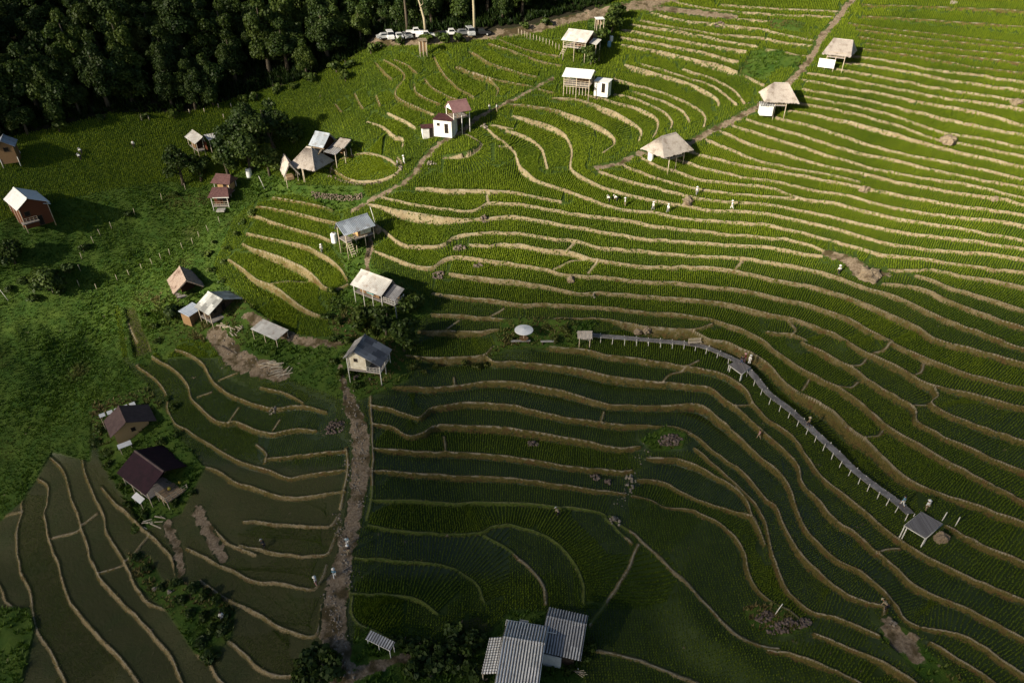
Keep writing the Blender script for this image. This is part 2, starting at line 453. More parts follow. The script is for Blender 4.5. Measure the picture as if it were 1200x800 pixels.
# crisp crests: pull the closest vertices onto the edge line itself
snap = (np.abs(D) < 0.5*CELL) & ~loose
VX = np.where(snap, GX-NXX*np.abs(D), GX); VY = np.where(snap, GY-NYY*np.abs(D), GY)
FZ = np.where(snap, np.where(loose, FZ, HL+0.12), FZ)
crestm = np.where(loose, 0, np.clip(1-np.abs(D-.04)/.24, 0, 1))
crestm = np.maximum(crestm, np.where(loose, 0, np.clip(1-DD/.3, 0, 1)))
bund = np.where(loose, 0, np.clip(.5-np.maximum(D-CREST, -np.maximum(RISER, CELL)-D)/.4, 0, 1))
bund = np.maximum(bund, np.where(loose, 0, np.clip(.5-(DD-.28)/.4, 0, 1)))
pu, pv = project(VX, VY, FZ)
def ground_z(x, y):
    b = hB(x, y); u, v = project(np.asarray(x, float), np.asarray(y, float), b)
    return sample(FZ, u, v)
def sample(A, u, v):
    i = np.clip(np.searchsorted(US, u)-1, 0, NU-2); j = np.clip(np.searchsorted(VS, v)-1, 0, NV-2)
    fu = np.clip((u-US[i])/(US[i+1]-US[i]), 0, 1); fv = np.clip((v-VS[j])/(VS[j+1]-VS[j]), 0, 1)
    return (A[j, i]*(1-fu)+A[j, i+1]*fu)*(1-fv)+(A[j+1, i]*(1-fu)+A[j+1, i+1]*fu)*fv
def nearest(A, u, v):
    i = np.clip(np.searchsorted(US, u), 0, NU-1); j = np.clip(np.searchsorted(VS, v), 0, NV-1)
    return A[j, i]
def at(u, v):
    """the point of the finished ground that the photograph shows at pixel (u, v)"""
    a0, a1 = np.searchsorted(US, u-14), np.searchsorted(US, u+14); b0, b1 = np.searchsorted(VS, v-26), np.searchsorted(VS, v+26)
    e = (pu[b0:b1, a0:a1]-u)**2+(pv[b0:b1, a0:a1]-v)**2
    j, i = np.unravel_index(np.argmin(e), e.shape)
    x, y = VX[b0+j, a0+i], VY[b0+j, a0+i]
    return Vector((x, y, FZ[b0+j, a0+i]))
def mpp(u, v):
    p = at(u, v); return float((p.y*cp-(p.z-100)*sp)/FPX)

# ------------------------------------------------------------------ object helpers
def tag(o, label=None, cat=None, group=None, kind=None):
    if label: o['label'] = label
    if cat: o['category'] = cat
    if group: o['group'] = group
    if kind: o['kind'] = kind
    return o
def mesh_np(name, verts, faces, mat, attrs=None, smooth=True, parent=None):
    """one mesh from numpy arrays; faces is (n, k)"""
    me = bpy.data.meshes.new(name); n, k = faces.shape
    me.vertices.add(len(verts)); me.vertices.foreach_set('co', np.ascontiguousarray(verts, np.float32).ravel())
    me.loops.add(n*k); me.loops.foreach_set('vertex_index', np.ascontiguousarray(faces, np.int32).ravel())
    me.polygons.add(n); me.polygons.foreach_set('loop_start', np.arange(0, n*k, k, dtype=np.int32))
    me.polygons.foreach_set('use_smooth', np.full(n, smooth))
    for nm, arr in (attrs or {}).items():
        a = me.attributes.new(nm, 'FLOAT', 'POINT'); a.data.foreach_set('value', np.ascontiguousarray(arr, np.float32).ravel())
    me.update(calc_edges=True); me.materials.append(mat)
    o = bpy.data.objects.new(name, me); COL.objects.link(o)
    if parent: o.parent = parent
    return o

# ------------------------------------------------------------------ material helpers
class NT:
    def __init__(s, name):
        s.m = bpy.data.materials.new(name); s.m.use_nodes = True; s.t = s.m.node_tree; s.t.nodes.clear()
        s.out = s.t.nodes.new('ShaderNodeOutputMaterial'); s.b = s.t.nodes.new('ShaderNodeBsdfPrincipled')
        s.t.links.new(s.b.outputs[0], s.out.inputs[0]); s.b.inputs['Specular IOR Level'].default_value = .25
    def set(s, inp, v):
        if isinstance(v, bpy.types.NodeSocket): s.t.links.new(v, inp)
        elif isinstance(v, (tuple, list)) and len(v) == 3 and inp.type == 'RGBA': inp.default_value = (*v, 1)
        else: inp.default_value = v
    def node(s, typ, ins=None, out=0, **kw):
        n = s.t.nodes.new(typ)
        for k, v in kw.items(): setattr(n, k, v)
        for k, v in (ins or {}).items(): s.set(n.inputs[k], v)
        return n.outputs[out]
    def attr(s, name): return s.node('ShaderNodeAttribute', attribute_name=name, out=2)
    def pos(s): return s.node('ShaderNodeNewGeometry', out=0)
    def obj(s): return s.node('ShaderNodeTexCoord', out=3)
    def rnd(s): return s.node('ShaderNodeObjectInfo', out=5)
    def noise(s, scale, vec=None, detail=4, rough=.55, out=0):
        return s.node('ShaderNodeTexNoise', {'Vector': vec or s.pos(), 'Scale': scale, 'Detail': detail, 'Roughness': rough}, out)
    def math(s, op, a, b=0.0, c=None):
        n = s.t.nodes.new('ShaderNodeMath'); n.operation = op; s.set(n.inputs[0], a); s.set(n.inputs[1], b)
        if c is not None: s.set(n.inputs[2], c)
        return n.outputs[0]
    def ramp(s, v, a, b, lo=0.0, hi=1.0):
        return s.node('ShaderNodeMapRange', {'Value': v, 'From Min': a, 'From Max': b, 'To Min': lo, 'To Max': hi}, interpolation_type='SMOOTHSTEP')
    def mix(s, f, a, b):
        n = s.t.nodes.new('ShaderNodeMix'); n.data_type = 'RGBA'; s.set(n.inputs[0], f)
        A = [i for i in n.inputs if i.type == 'RGBA']; s.set(A[0], a); s.set(A[1], b)
        return [o for o in n.outputs if o.type == 'RGBA'][0]
    def bump(s, h, dist=.1, strength=.6):
        s.set(s.b.inputs['Normal'], s.node('ShaderNodeBump', {'Height': h, 'Distance': dist, 'Strength': strength}))
    def done(s, color, rough=.85, spec=None):
        s.set(s.b.inputs['Base Color'], color); s.set(s.b.inputs['Roughness'], rough)
        if spec is not None: s.set(s.b.inputs['Specular IOR Level'], spec)
        return s.m

# ---- ground
M = NT('ground')
n_big = M.noise(.05, detail=3); n_mid = M.noise(.45, detail=5); n_fine = M.noise(3.2, detail=6, rough=.65); n_gr = M.noise(11, detail=3)
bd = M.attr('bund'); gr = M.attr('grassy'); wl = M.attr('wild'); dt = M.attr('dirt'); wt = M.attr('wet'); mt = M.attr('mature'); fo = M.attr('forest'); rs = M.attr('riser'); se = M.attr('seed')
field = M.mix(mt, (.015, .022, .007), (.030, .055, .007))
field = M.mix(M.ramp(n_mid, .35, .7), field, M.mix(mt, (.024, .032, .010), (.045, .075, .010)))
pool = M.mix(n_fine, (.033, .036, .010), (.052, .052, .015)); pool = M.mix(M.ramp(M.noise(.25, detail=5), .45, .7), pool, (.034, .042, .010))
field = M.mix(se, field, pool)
straw = M.mix(M.ramp(n_mid, .3, .7), (.24, .185, .105), (.34, .28, .175))
straw = M.mix(M.ramp(n_fine, .50, .72), straw, (.15, .10, .05))
olive = M.mix(M.ramp(n_fine, .35, .65), (.058, .055, .012), (.120, .092, .026))
olive = M.mix(M.ramp(M.noise(.9, detail=4), .52, .68, 0, .75), olive, (.095, .052, .020))
green = M.mix(M.ramp(n_fine, .3, .7), (.045, .075, .011), (.10, .115, .022))
gmask = M.ramp(M.math('ADD', M.math('MULTIPLY', n_fine, .6), M.math('ADD', M.math('MULTIPLY', n_mid, .6), M.math('SUBTRACT', gr, .62))), .22, .5)
soil = M.mix(gmask, straw, M.mix(M.ramp(gr, .7, .9), olive, green))
ct = M.attr('crest'); top = M.mix(M.ramp(n_mid, .3, .7), (.23, .195, .13), (.35, .30, .22)); top = M.mix(M.ramp(M.math('ADD', M.math('MULTIPLY', n_fine, .5), M.math('MULTIPLY', M.noise(.6, detail=3), .5)), .48, .6, 0, .85), top, olive)
soil = M.mix(M.math('MULTIPLY', M.ramp(ct, .5, .85), M.ramp(gr, .95, .7, .15, .9)), soil, top)
soil = M.mix(M.math('MULTIPLY', M.ramp(rs, .45, .95), M.ramp(n_mid, .3, .6, .35, .9)), soil, (.050, .030, .013))  # riser toe: wet soil, plus shadow contrast painted into the colour
bm = M.ramp(M.math('ADD', M.math('ADD', bd, M.math('MULTIPLY', M.math('SUBTRACT', M.noise(.8, detail=3), .5), .85)), M.math('MULTIPLY', M.math('SUBTRACT', n_fine, .5), 1.35)), .40, .6)
c = M.mix(bm, field, soil)
wildc = M.mix(M.ramp(n_mid, .3, .7), (.028, .066, .006), (.058, .095, .011))
wildc = M.mix(M.ramp(M.noise(.12, detail=5),   .62, .8, 0, .5), wildc, (.075, .062, .022))
wildc = M.mix(M.ramp(n_fine, .5, .8, 0, .6), wildc, (.02, .035, .006))
c = M.mix(wl, c, wildc)
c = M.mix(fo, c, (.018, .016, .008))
dirtc = M.mix(M.ramp(n_fine, .3, .7), (.12, .085, .055), (.26, .205, .145)); dirtc = M.mix(M.ramp(n_mid, .46, .62), dirtc, (.060, .045, .020))
dm = M.ramp(M.math('ADD', dt, M.math('MULTIPLY', M.math('SUBTRACT', M.noise(.8, detail=6), .5), 2.4)), .42, .62)
c = M.mix(dm, c, dirtc)
wetf = M.math('MULTIPLY', M.math('MULTIPLY', wt, M.math('SUBTRACT', 1.0, bm)), M.math('SUBTRACT', 1.0, dm))
rough = M.ramp(wetf, .2, .9, .9, .16)
M.set(M.b.inputs['Specular IOR Level'], M.ramp(wetf, .2, .9, .2, .5))
hgt = M.math('MULTIPLY', M.math('ADD', n_fine, M.math('MULTIPLY', n_gr, .6)), M.math('SUBTRACT', 1.0, M.math('MULTIPLY', wetf, .96)))
M.bump(hgt, .16, .8)
M.done(c, rough); MAT_GROUND = M.m

# ---- plant material driven by per-plant tint
def plant_mat(name, c0, c1, c2=None, rough=.6, trans=.25):
    P = NT(name); t = P.attr('tint'); col = P.mix(t, c0, c1)
    if c2: col = P.mix(P.attr('dry'), col, c2)
    P.done(col, rough, .2)
    if trans:
        tr = P.node('ShaderNodeBsdfTranslucent', {'Color': col}); ms = P.t.nodes.new('ShaderNodeMixShader'); ms.inputs[0].default_value = trans
        P.t.links.new(P.b.outputs[0], ms.inputs[1]); P.t.links.new(tr, ms.inputs[2]); P.t.links.new(ms.outputs[0], P.out.inputs[0])
    return P.m
MAT_RICE = plant_mat('rice leaves', (.066, .122, .006), (.20, .262, .013), (.062, .090, .026))
MAT_GRASS = plant_mat('meadow grass', (.032, .080, .007), (.10, .165, .014), (.17, .13, .05))

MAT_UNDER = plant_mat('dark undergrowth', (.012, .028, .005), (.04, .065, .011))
# ------------------------------------------------------------------ field character
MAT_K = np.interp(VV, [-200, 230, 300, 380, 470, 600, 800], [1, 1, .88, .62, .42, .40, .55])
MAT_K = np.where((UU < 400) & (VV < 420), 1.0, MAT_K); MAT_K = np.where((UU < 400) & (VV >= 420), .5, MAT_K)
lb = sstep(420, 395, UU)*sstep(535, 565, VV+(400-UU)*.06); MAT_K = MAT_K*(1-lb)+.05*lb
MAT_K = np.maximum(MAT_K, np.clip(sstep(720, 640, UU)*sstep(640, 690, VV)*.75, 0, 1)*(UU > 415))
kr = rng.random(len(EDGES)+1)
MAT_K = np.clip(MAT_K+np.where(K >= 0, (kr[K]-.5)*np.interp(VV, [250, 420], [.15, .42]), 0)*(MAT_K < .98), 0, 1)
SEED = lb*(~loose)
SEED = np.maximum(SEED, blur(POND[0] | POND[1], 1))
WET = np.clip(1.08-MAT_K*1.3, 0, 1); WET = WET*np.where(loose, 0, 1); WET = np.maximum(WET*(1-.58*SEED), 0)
idx = np.arange(NU*NV).reshape(NV, NU)
faces = np.stack([idx[1:, :-1], idx[1:, 1:], idx[:-1, 1:], idx[:-1, :-1]], -1).reshape(-1, 4)
verts = np.stack([VX, VY, FZ], -1).reshape(-1, 3)
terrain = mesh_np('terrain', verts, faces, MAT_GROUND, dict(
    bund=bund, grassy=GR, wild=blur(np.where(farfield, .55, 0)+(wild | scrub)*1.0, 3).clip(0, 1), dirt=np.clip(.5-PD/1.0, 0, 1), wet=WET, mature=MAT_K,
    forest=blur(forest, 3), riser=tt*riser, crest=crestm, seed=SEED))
tag(terrain, kind='structure')

# ------------------------------------------------------------------ scatter: many small blades in one mesh
def tufts(name, P, size, height, tint, dry, mat, blades=5, lean=.8, width=.35):
    n = len(P); ang = rng.random((n, 1))*6.283+np.arange(blades)[None]*6.283/blades+rng.normal(0, .35, (n, blades))
    ln = size[:, None]*(lean+rng.normal(0, .22, (n, blades))); hh = height[:, None]*(1+rng.normal(0, .18, (n, blades)))
    ca, sa = np.cos(ang), np.sin(ang); w = size[:, None]*width
    b0 = np.stack([P[:, None, 0]-sa*w+ca*.15*ln, P[:, None, 1]+ca*w+sa*.15*ln, np.repeat(P[:, None, 2]-.03, blades, 1)], -1)
    b1 = np.stack([P[:, None, 0]+sa*w+ca*.15*ln, P[:, None, 1]-ca*w+sa*.15*ln, np.repeat(P[:, None, 2]-.03, blades, 1)], -1)
    tp = np.stack([P[:, None, 0]+ca*ln, P[:, None, 1]+sa*ln, P[:, None, 2]+hh], -1)
    V = np.stack([b0, b1, tp], 2).reshape(-1, 3); F = np.arange(len(V)).reshape(-1, 3)
    rep = 3*blades
    return mesh_np(name, V, F, mat, dict(tint=np.repeat(tint, rep), dry=np.repeat(dry, rep)), smooth=False)
inframe = lambda u, v: (u > -50) & (u < 1250) & (v > -45) & (v < 850)
pts = []
DROW = .30
for k, (q, px, py, hz, s) in enumerate(EDGES):
    if len(px) < 3: continue
    sa = np.arange(s[0], s[-1], .35); x = np.interp(sa, s, px); y = np.interp(sa, s, py)
    kx = np.gradient(px, s); ky = np.gradient(py, s); w = 7
    if len(kx) > w:
        kx = np.convolve(np.pad(kx, w//2, mode='edge'), np.ones(w)/w, 'valid'); ky = np.convolve(np.pad(ky, w//2, mode='edge'), np.ones(w)/w, 'valid')
    tx = np.interp(sa, s, kx); ty = np.interp(sa, s, ky); l = np.hypot(tx, ty); tx /= l; ty /= l
    o = .36+np.arange(0, 84)*.205
    X = (x[:, None]-ty[:, None]*o).ravel(); Y = (y[:, None]+tx[:, None]*o).ravel()
    u, v = project(X, Y, hB(X, Y))
    ok = inframe(u, v); X, Y, u, v = X[ok], Y[ok], u[ok], v[ok]
    ok = (nearest(K, u, v) == k) & ~nearest(crest | riser | loose, u, v) & (nearest(DD, u, v) > .35) & (nearest(bund, u, v) < .55)
    pts.append(np.stack([X[ok], Y[ok], u[ok], v[ok]], 1))
R = np.concatenate(pts)
# open fields beyond the ravine and corners the rows above did not reach: rows on the compass
occ = np.zeros((400, 240), bool); occ[np.clip((R[:, 0]+150)/.8, 0, 399).astype(int), np.clip((R[:, 1]-20)/.8, 0, 239).astype(int)] = True
gx, gy = np.meshgrid(np.arange(-140, 140, .34), np.arange(30, 190, .34)); gx = gx.ravel(); gy = gy.ravel()
u, v = project(gx, gy, hB(gx, gy)); ok = inframe(u, v); gx, gy, u, v = gx[ok], gy[ok], u[ok], v[ok]
empty = ~occ[np.clip((gx+150)/.8, 0, 399).astype(int), np.clip((gy-20)/.8, 0, 239).astype(int)]
ok = (nearest(farfield, u, v) & ~nearest(wild | forest | pathm | scrub, u, v)) | (empty & ~nearest(loose | crest | riser | outside, u, v) & (nearest(bund, u, v) < .3))
R = np.concatenate([R, np.stack([gx, gy, u, v], 1)[ok]])
R[:, :2] += rng.normal(0, .03, (len(R), 2))
lawn_ = nearest(LAWN, R[:, 2], R[:, 3]); R[lawn_, :2] += rng.uniform(-.25, .25, (lawn_.sum(), 2))
mat_ = nearest(MAT_K, R[:, 2], R[:, 3]); sd = nearest(SEED, R[:, 2], R[:, 3])
keepm = rng.random(len(R)) > np.clip(sd*.25+(1-mat_)*.06, 0, 1)
patch = vnoise(R[:, 0], R[:, 1], 3.0, 21); keepm &= ~((patch > .8) & (rng.random(len(R)) < .35*(1-mat_)))
R = R[keepm]; mat_ = mat_[keepm]; sd = sd[keepm]; lawn_ = lawn_[keepm]
zz = ground_z(R[:, 0], R[:, 1])
P = np.stack([R[:, 0], R[:, 1], zz], 1)
sz = (.085+.105*mat_)*(1-.2*sd)*rng.normal(1, .12, len(P)); hg = (.13+.25*mat_)*(1-.35*sd)*rng.normal(1, .15, len(P))
tint = np.clip(.25+.35*mat_+.5*(vnoise(P[:, 0], P[:, 1], 5, 31)-.5)+.35*(vnoise(P[:, 0], P[:, 1], 14, 32)-.5)+rng.normal(0, .13, len(P)), 0, 1)
tint[lawn_] = np.clip(tint[lawn_]+.6, 0, 1); hg[lawn_] *= .55; sz[lawn_] *= 1.2
rice = tufts('rice_plants', P, sz, hg, tint, np.clip((1-mat_)*.5, 0, 1), MAT_RICE, blades=5, width=.42)
tag(rice, 'green rice plants set in rows on the flooded terraces', 'rice', kind='stuff')
print('rice', len(P))
# grass of the ravine, banks and waste ground
N = 520000
x = rng.uniform(-150, 130, N); y = rng.uniform(25, 190, N); u, v = project(x, y, hB(x, y)); ok = inframe(u, v); x, y, u, v = x[ok], y[ok], u[ok], v[ok]
wm = nearest((wild | scrub) & ~pathm, u, v); dens = vnoise(x, y, 4, 41)
scx = nearest(scrub, u, v); ok = wm & (rng.random(len(x)) < np.where(scx, .12+.3*dens, .5+.5*dens)) & ((nearest(PD, u, v) > .4))
x, y, u, v = x[ok], y[ok], u[ok], v[ok]; big = vnoise(x, y, 6, 42)
G1 = np.stack([x, y, ground_z(x, y)], 1); sc = nearest(scrub, u, v)
n1 = len(G1)
s1 = np.where(sc, .28+.32*big, .17+.16*big)*rng.normal(1, .2, n1); h1 = np.where(sc, .28+.5*big**2, .2+.3*big**2)*rng.normal(1, .2, n1)
t1 = np.clip(.15+.8*vnoise(x, y, 9, 43)+rng.normal(0, .15, n1)-.15*sc, 0, 1); d1 = np.clip((vnoise(x, y, 7, 44)-.80+.22*sc)*3+.18*sc, 0, 1)
x = rng.uniform(-150, 40, 60000); y = rng.uniform(110, 230, 60000); u, v = project(x, y, hB(x, y)); ok = inframe(u, v+20) & nearest(forest, u, v) & (nearest(PD, u, v) > .8); x, y = x[ok], y[ok]
UG = np.stack([x, y, ground_z(x, y)], 1)
# weeds along bunds
pts = []
for k, (q, px, py, hz, s) in enumerate(EDGES):
    n = int((s[-1]-s[0])*7)
    if n < 3: continue
    sa = rng.uniform(s[0], s[-1], n); x = np.interp(sa, s, px); y = np.interp(sa, s, py)
    tx = np.interp(sa, s, np.gradient(px, s)); ty = np.interp(sa, s, np.gradient(py, s)); l = np.hypot(tx, ty)+1e-9
    o = rng.uniform(-.5, .38, n); pts.append(np.stack([x-ty/l*o, y+tx/l*o], 1))
E = np.concatenate(pts); u, v = project(E[:, 0], E[:, 1], hB(E[:, 0], E[:, 1]))
ok = inframe(u, v) & ~nearest(loose, u, v) & (rng.random(len(E)) < np.clip(nearest(GR, u, v)*1.1*(.3+vnoise(E[:, 0], E[:, 1], 2.5, 51))+.02, 0, 1))
E, u, v = E[ok], u[ok], v[ok]; G2 = np.stack([E[:, 0], E[:, 1], ground_z(E[:, 0], E[:, 1])], 1); n2 = len(G2)
gr2 = nearest(GR, u, v)
P = np.concatenate([G1, G2])
grass = tufts('grass', P, np.concatenate([s1, rng.uniform(.07, .18, n2)]), np.concatenate([h1, rng.uniform(.05, .16, n2)]),
    np.concatenate([t1, np.clip(rng.normal(.45, .25, n2), 0, 1)]), np.concatenate([d1, np.clip(rng.normal(.95, .25, n2)-.6*gr2, 0, 1)]), MAT_GRASS, blades=4, width=.3)
tag(grass, 'wild grass and weeds on the banks and in the ravine', 'grass', kind='stuff')
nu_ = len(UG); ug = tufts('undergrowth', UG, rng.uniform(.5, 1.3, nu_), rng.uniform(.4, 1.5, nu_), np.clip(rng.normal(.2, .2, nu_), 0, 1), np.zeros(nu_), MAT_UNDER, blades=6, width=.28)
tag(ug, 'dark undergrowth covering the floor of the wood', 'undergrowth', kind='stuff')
print('grass', n1, n2, nu_)

# ------------------------------------------------------------------ light
SUN = Vector((-.74, -.53, .40)).normalized()
world = bpy.data.worlds.new('World'); scene.world = world; world.use_nodes = True
wt_ = world.node_tree; sky = wt_.nodes.new('ShaderNodeTexSky'); sky.sky_type = 'NISHITA'; sky.sun_disc = False
sky.sun_elevation = math.asin(SUN.z); sky.sun_rotation = math.atan2(SUN.x, SUN.y) % (2*math.pi)
bg = wt_.nodes['Background']; wt_.links.new(sky.outputs[0], bg.inputs[0]); bg.inputs[1].default_value = .05
sd_ = bpy.data.lights.new('sun', 'SUN'); sd_.energy = 5.0; sd_.angle = rad(.5); sd_.color = (1, .90, .72)
sun = bpy.data.objects.new('sun', sd_); COL.objects.link(sun); sun.rotation_euler = (-SUN).to_track_quat('-Z', 'Y').to_euler(); sun.location = (-60, -40, 160)
scene.view_settings.view_transform = 'Standard'; scene.view_settings.look = 'None'; scene.view_settings.exposure = .86; scene.view_settings.gamma = 1
scene.render.engine = 'CYCLES'
scene.cycles.max_bounces = 5; scene.cycles.diffuse_bounces = 2; scene.cycles.glossy_bounces = 2; scene.cycles.transparent_max_bounces = 8
scene.cycles.use_denoising = True
# unseen vapour bodies added behind the camera to darken the lower slope and wood
VM = bpy.data.materials.new('cloud vapour'); VM.use_nodes = True; VM.node_tree.nodes.clear()
o_ = VM.node_tree.nodes.new('ShaderNodeOutputMaterial'); v_ = VM.node_tree.nodes.new('ShaderNodeVolumePrincipled')
v_.inputs['Density'].default_value = .0112; v_.inputs['Anisotropy'].default_value = .6; v_.inputs['Color'].default_value = (.97, .97, .97, 1)
VM.node_tree.links.new(v_.outputs[0], o_.inputs['Volume'])
def added_cloud(gx, gy, gz, rx, ry, rz, seed, label, dist=620):
    bm_ = bmesh.new(); bmesh.ops.create_icosphere(bm_, subdivisions=4, radius=1)
    r = np.random.default_rng(seed); ph = r.random((6, 3))*6.28; fr = r.normal(0, 2.2, (6, 3))
    for v in bm_.verts:
        n = sum(math.sin(v.co.x*fr[i, 0]+v.co.y*fr[i, 1]+v.co.z*fr[i, 2]+ph[i, 0]) for i in range(6))*.07
        v.co = v.co*(1+n); v.co = Vector((v.co.x*rx, v.co.y*ry, v.co.z*rz))
    me = bpy.data.meshes.new('added_cloud'); bm_.to_mesh(me); bm_.free(); me.materials.append(VM)
    o = bpy.data.objects.new('added_cloud', me); COL.objects.link(o); o.location = Vector((gx, gy, gz))+SUN*dist
    return tag(o, label, 'added_cloud')

# ------------------------------------------------------------------ simple mesh kit
class MB:
    def __init__(s): s.v = []; s.f = []
    def add(s, V, F):
        o = len(s.v); s.v += [tuple(p) for p in V]; s.f += [tuple(i+o for i in f) for f in F]; return s
    def box(s, c, d, yaw=0.0, tilt=None):
        cx, cy, cz = c; hx, hy, hz = d[0]/2, d[1]/2, d[2]/2; V = []
        for z in (-hz, hz):
            for x, y in ((-hx, -hy), (hx, -hy), (hx, hy), (-hx, hy)):
                V.append((cx+x*math.cos(yaw)-y*math.sin(yaw), cy+x*math.sin(yaw)+y*math.cos(yaw), cz+z))
        return s.add(V, [(3, 2, 1, 0), (4, 5, 6, 7), (0, 1, 5, 4), (1, 2, 6, 5), (2, 3, 7, 6), (3, 0, 4, 7)])
    def tube(s, a, b, r0, r1=None, n=7, cap=True):
        return s.path([a, b], [r0, r0 if r1 is None else r1], n, cap)
    def path(s, pts, rs, n=7, cap=True):
        pts = [Vector(p) for p in pts]; V = []
        for i, p in enumerate(pts):
            t = (pts[min(i+1, len(pts)-1)]-pts[max(i-1, 0)]).normalized()
            x = t.cross(Vector((0, 0, 1)) if abs(t.z) < .9 else Vector((1, 0, 0))).normalized(); y = t.cross(x)
            for k in range(n):
                a = 2*math.pi*k/n; V.append(p+x*math.cos(a)*rs[i]+y*math.sin(a)*rs[i])
        F = [(i*n+k, i*n+(k+1) % n, (i+1)*n+(k+1) % n, (i+1)*n+k) for i in range(len(pts)-1) for k in range(n)]
        if cap: F += [tuple(range(n))[::-1], tuple(range((len(pts)-1)*n, len(pts)*n))]
        return s.add(V, F)
    def slab(s, quad, th):
        q = [Vector(p) for p in quad]; nrm = (q[1]-q[0]).cross(q[-1]-q[0]).normalized()*th
        n = len(q); V = q+[p-nrm for p in q]
        return s.add(V, [tuple(range(n)), tuple(range(2*n-1, n-1, -1))]+[(i, i+n, (i+1) % n+n, (i+1) % n) for i in range(n)])
    def ribbed(s, q, pitch=.3, amp=.03, th=.03, jit=0.0):
        """corrugated sheet over quad q = (eave0, eave1, ridge1, ridge0); ribs run from ridge to eave"""
        e0, e1, r1, r0 = [Vector(p) for p in q]; L = (e1-e0).length; n = max(2, int(L/pitch)*2); nrm = (e1-e0).cross(r0-e0).normalized()
        top = []; bot = []
        for i in range(n+1):
            t = i/n; o = nrm*(amp if i % 2 else -amp); j = random.uniform(-jit, jit)
            a = e0.lerp(e1, t)+o; b = r0.lerp(r1, t)+o; a = a+(a-b).normalized()*j
            top += [a, b]; bot += [a-nrm*th, b-nrm*th]
        k = len(top); F = []
        for i in range(n):
            a = 2*i; F += [(a, a+2, a+3, a+1), (k+a+1, k+a+3, k+a+2, k+a), (a, k+a, k+a+2, a+2), (a+1, a+3, k+a+3, k+a+1)]
        F += [(0, 1, k+1, k), (2*n, k+2*n, k+2*n+1, 2*n+1)]
        return s.add(top+bot, F)
    def build(s, name, mat, parent=None, smooth=False, link=True):
        me = bpy.data.meshes.new(name); me.from_pydata(s.v, [], s.f); me.update()
        if smooth: me.polygons.foreach_set('use_smooth', [True]*len(me.polygons))
        me.materials.append(mat); o = bpy.data.objects.new(name, me); COL.objects.link(o)
        if parent: o.parent = parent
        return o
def thing(name, label, cat, loc, rz=0.0, group=None):
    o = bpy.data.objects.new(name, None); o.empty_display_size = .3; COL.objects.link(o); o.location = loc; o.rotation_euler = (0, 0, rz)
    return tag(o, label, cat, group)
def dup(root, loc, rz, label=None, group=None, scale=None):
    r = root.copy(); COL.objects.link(r); r.location = loc; r.rotation_euler = (0, 0, rz)
    if scale: r.scale = (scale[0], scale[1], scale[2]) if isinstance(scale, tuple) else (scale,)*3
    if label: r['label'] = label
    if group: r['group'] = group
    for ch in root.children:
        c = ch.copy(); COL.objects.link(c); c.parent = r
        for g in ch.children:
            d = g.copy(); COL.objects.link(d); d.parent = c
    return r

# ------------------------------------------------------------------ trees
def leaf_mat(name, a, b, trans=.3):
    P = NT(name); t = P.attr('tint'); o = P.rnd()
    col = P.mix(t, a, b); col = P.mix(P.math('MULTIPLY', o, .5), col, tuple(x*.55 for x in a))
    P.done(col, .55, .25)
    tr = P.node('ShaderNodeBsdfTranslucent', {'Color': col}); ms = P.t.nodes.new('ShaderNodeMixShader'); ms.inputs[0].default_value = trans
    P.t.links.new(P.b.outputs[0], ms.inputs[1]); P.t.links.new(tr, ms.inputs[2]); P.t.links.new(ms.outputs[0], P.out.inputs[0])
    return P.m
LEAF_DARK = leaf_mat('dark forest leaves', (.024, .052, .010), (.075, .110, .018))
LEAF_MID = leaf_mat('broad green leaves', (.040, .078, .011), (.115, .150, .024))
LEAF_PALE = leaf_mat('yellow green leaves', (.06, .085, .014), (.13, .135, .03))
B = NT('tree bark'); B.bump(B.noise(9, B.obj(), 5), .05); B.done(B.mix(B.noise(4, B.obj(), 5), (.05, .038, .026), (.13, .105, .075))); BARK = B.m
B = NT('pale bark'); B.bump(B.noise(9, B.obj(), 5), .05); B.done(B.mix(B.noise(2, B.obj(), 5), (.30, .25, .16), (.46, .40, .28))); PALEBARK = B.m
def crown_mesh(name, mat, lobes, leaf, per, r, squash=.8, core=True):
    """leaf faces spread through and over a set of lobes (x, y, z, radius)"""
    V = []; T = []
    for (x, y, z, R) in lobes:
        n = int(per*R*R); d = r.normal(0, 1, (n, 3)); d /= np.linalg.norm(d, axis=1)[:, None]; d[:, 2] = np.where(d[:, 2] < -.35, -d[:, 2], d[:, 2])
        rr = R*(r.random(n)**.28)*(1+.16*np.sin(d[:, 0]*5+x)*np.cos(d[:, 1]*6+y)); c = np.array([x, y, z])+d*rr[:, None]*np.array([1, 1, squash])
        nn = d+r.normal(0, .55, (n, 3)); nn /= np.linalg.norm(nn, axis=1)[:, None]
        a = np.cross(nn, r.normal(0, 1, (n, 3))); a /= np.linalg.norm(a, axis=1)[:, None]; b = np.cross(nn, a); l = (leaf*r.uniform(.6, 1.35, n))[:, None]
        V.append(np.stack([c-a*l*.5-b*l*.35, c+a*l*.55-b*l*.3, c+a*l*.3+b*l*.5, c-a*l*.4+b*l*.45], 1))
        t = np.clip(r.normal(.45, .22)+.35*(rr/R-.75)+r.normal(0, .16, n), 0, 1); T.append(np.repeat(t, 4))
    V = np.concatenate(V).reshape(-1, 3); F = np.arange(len(V)).reshape(-1, 4)
    return V, F, np.concatenate(T)
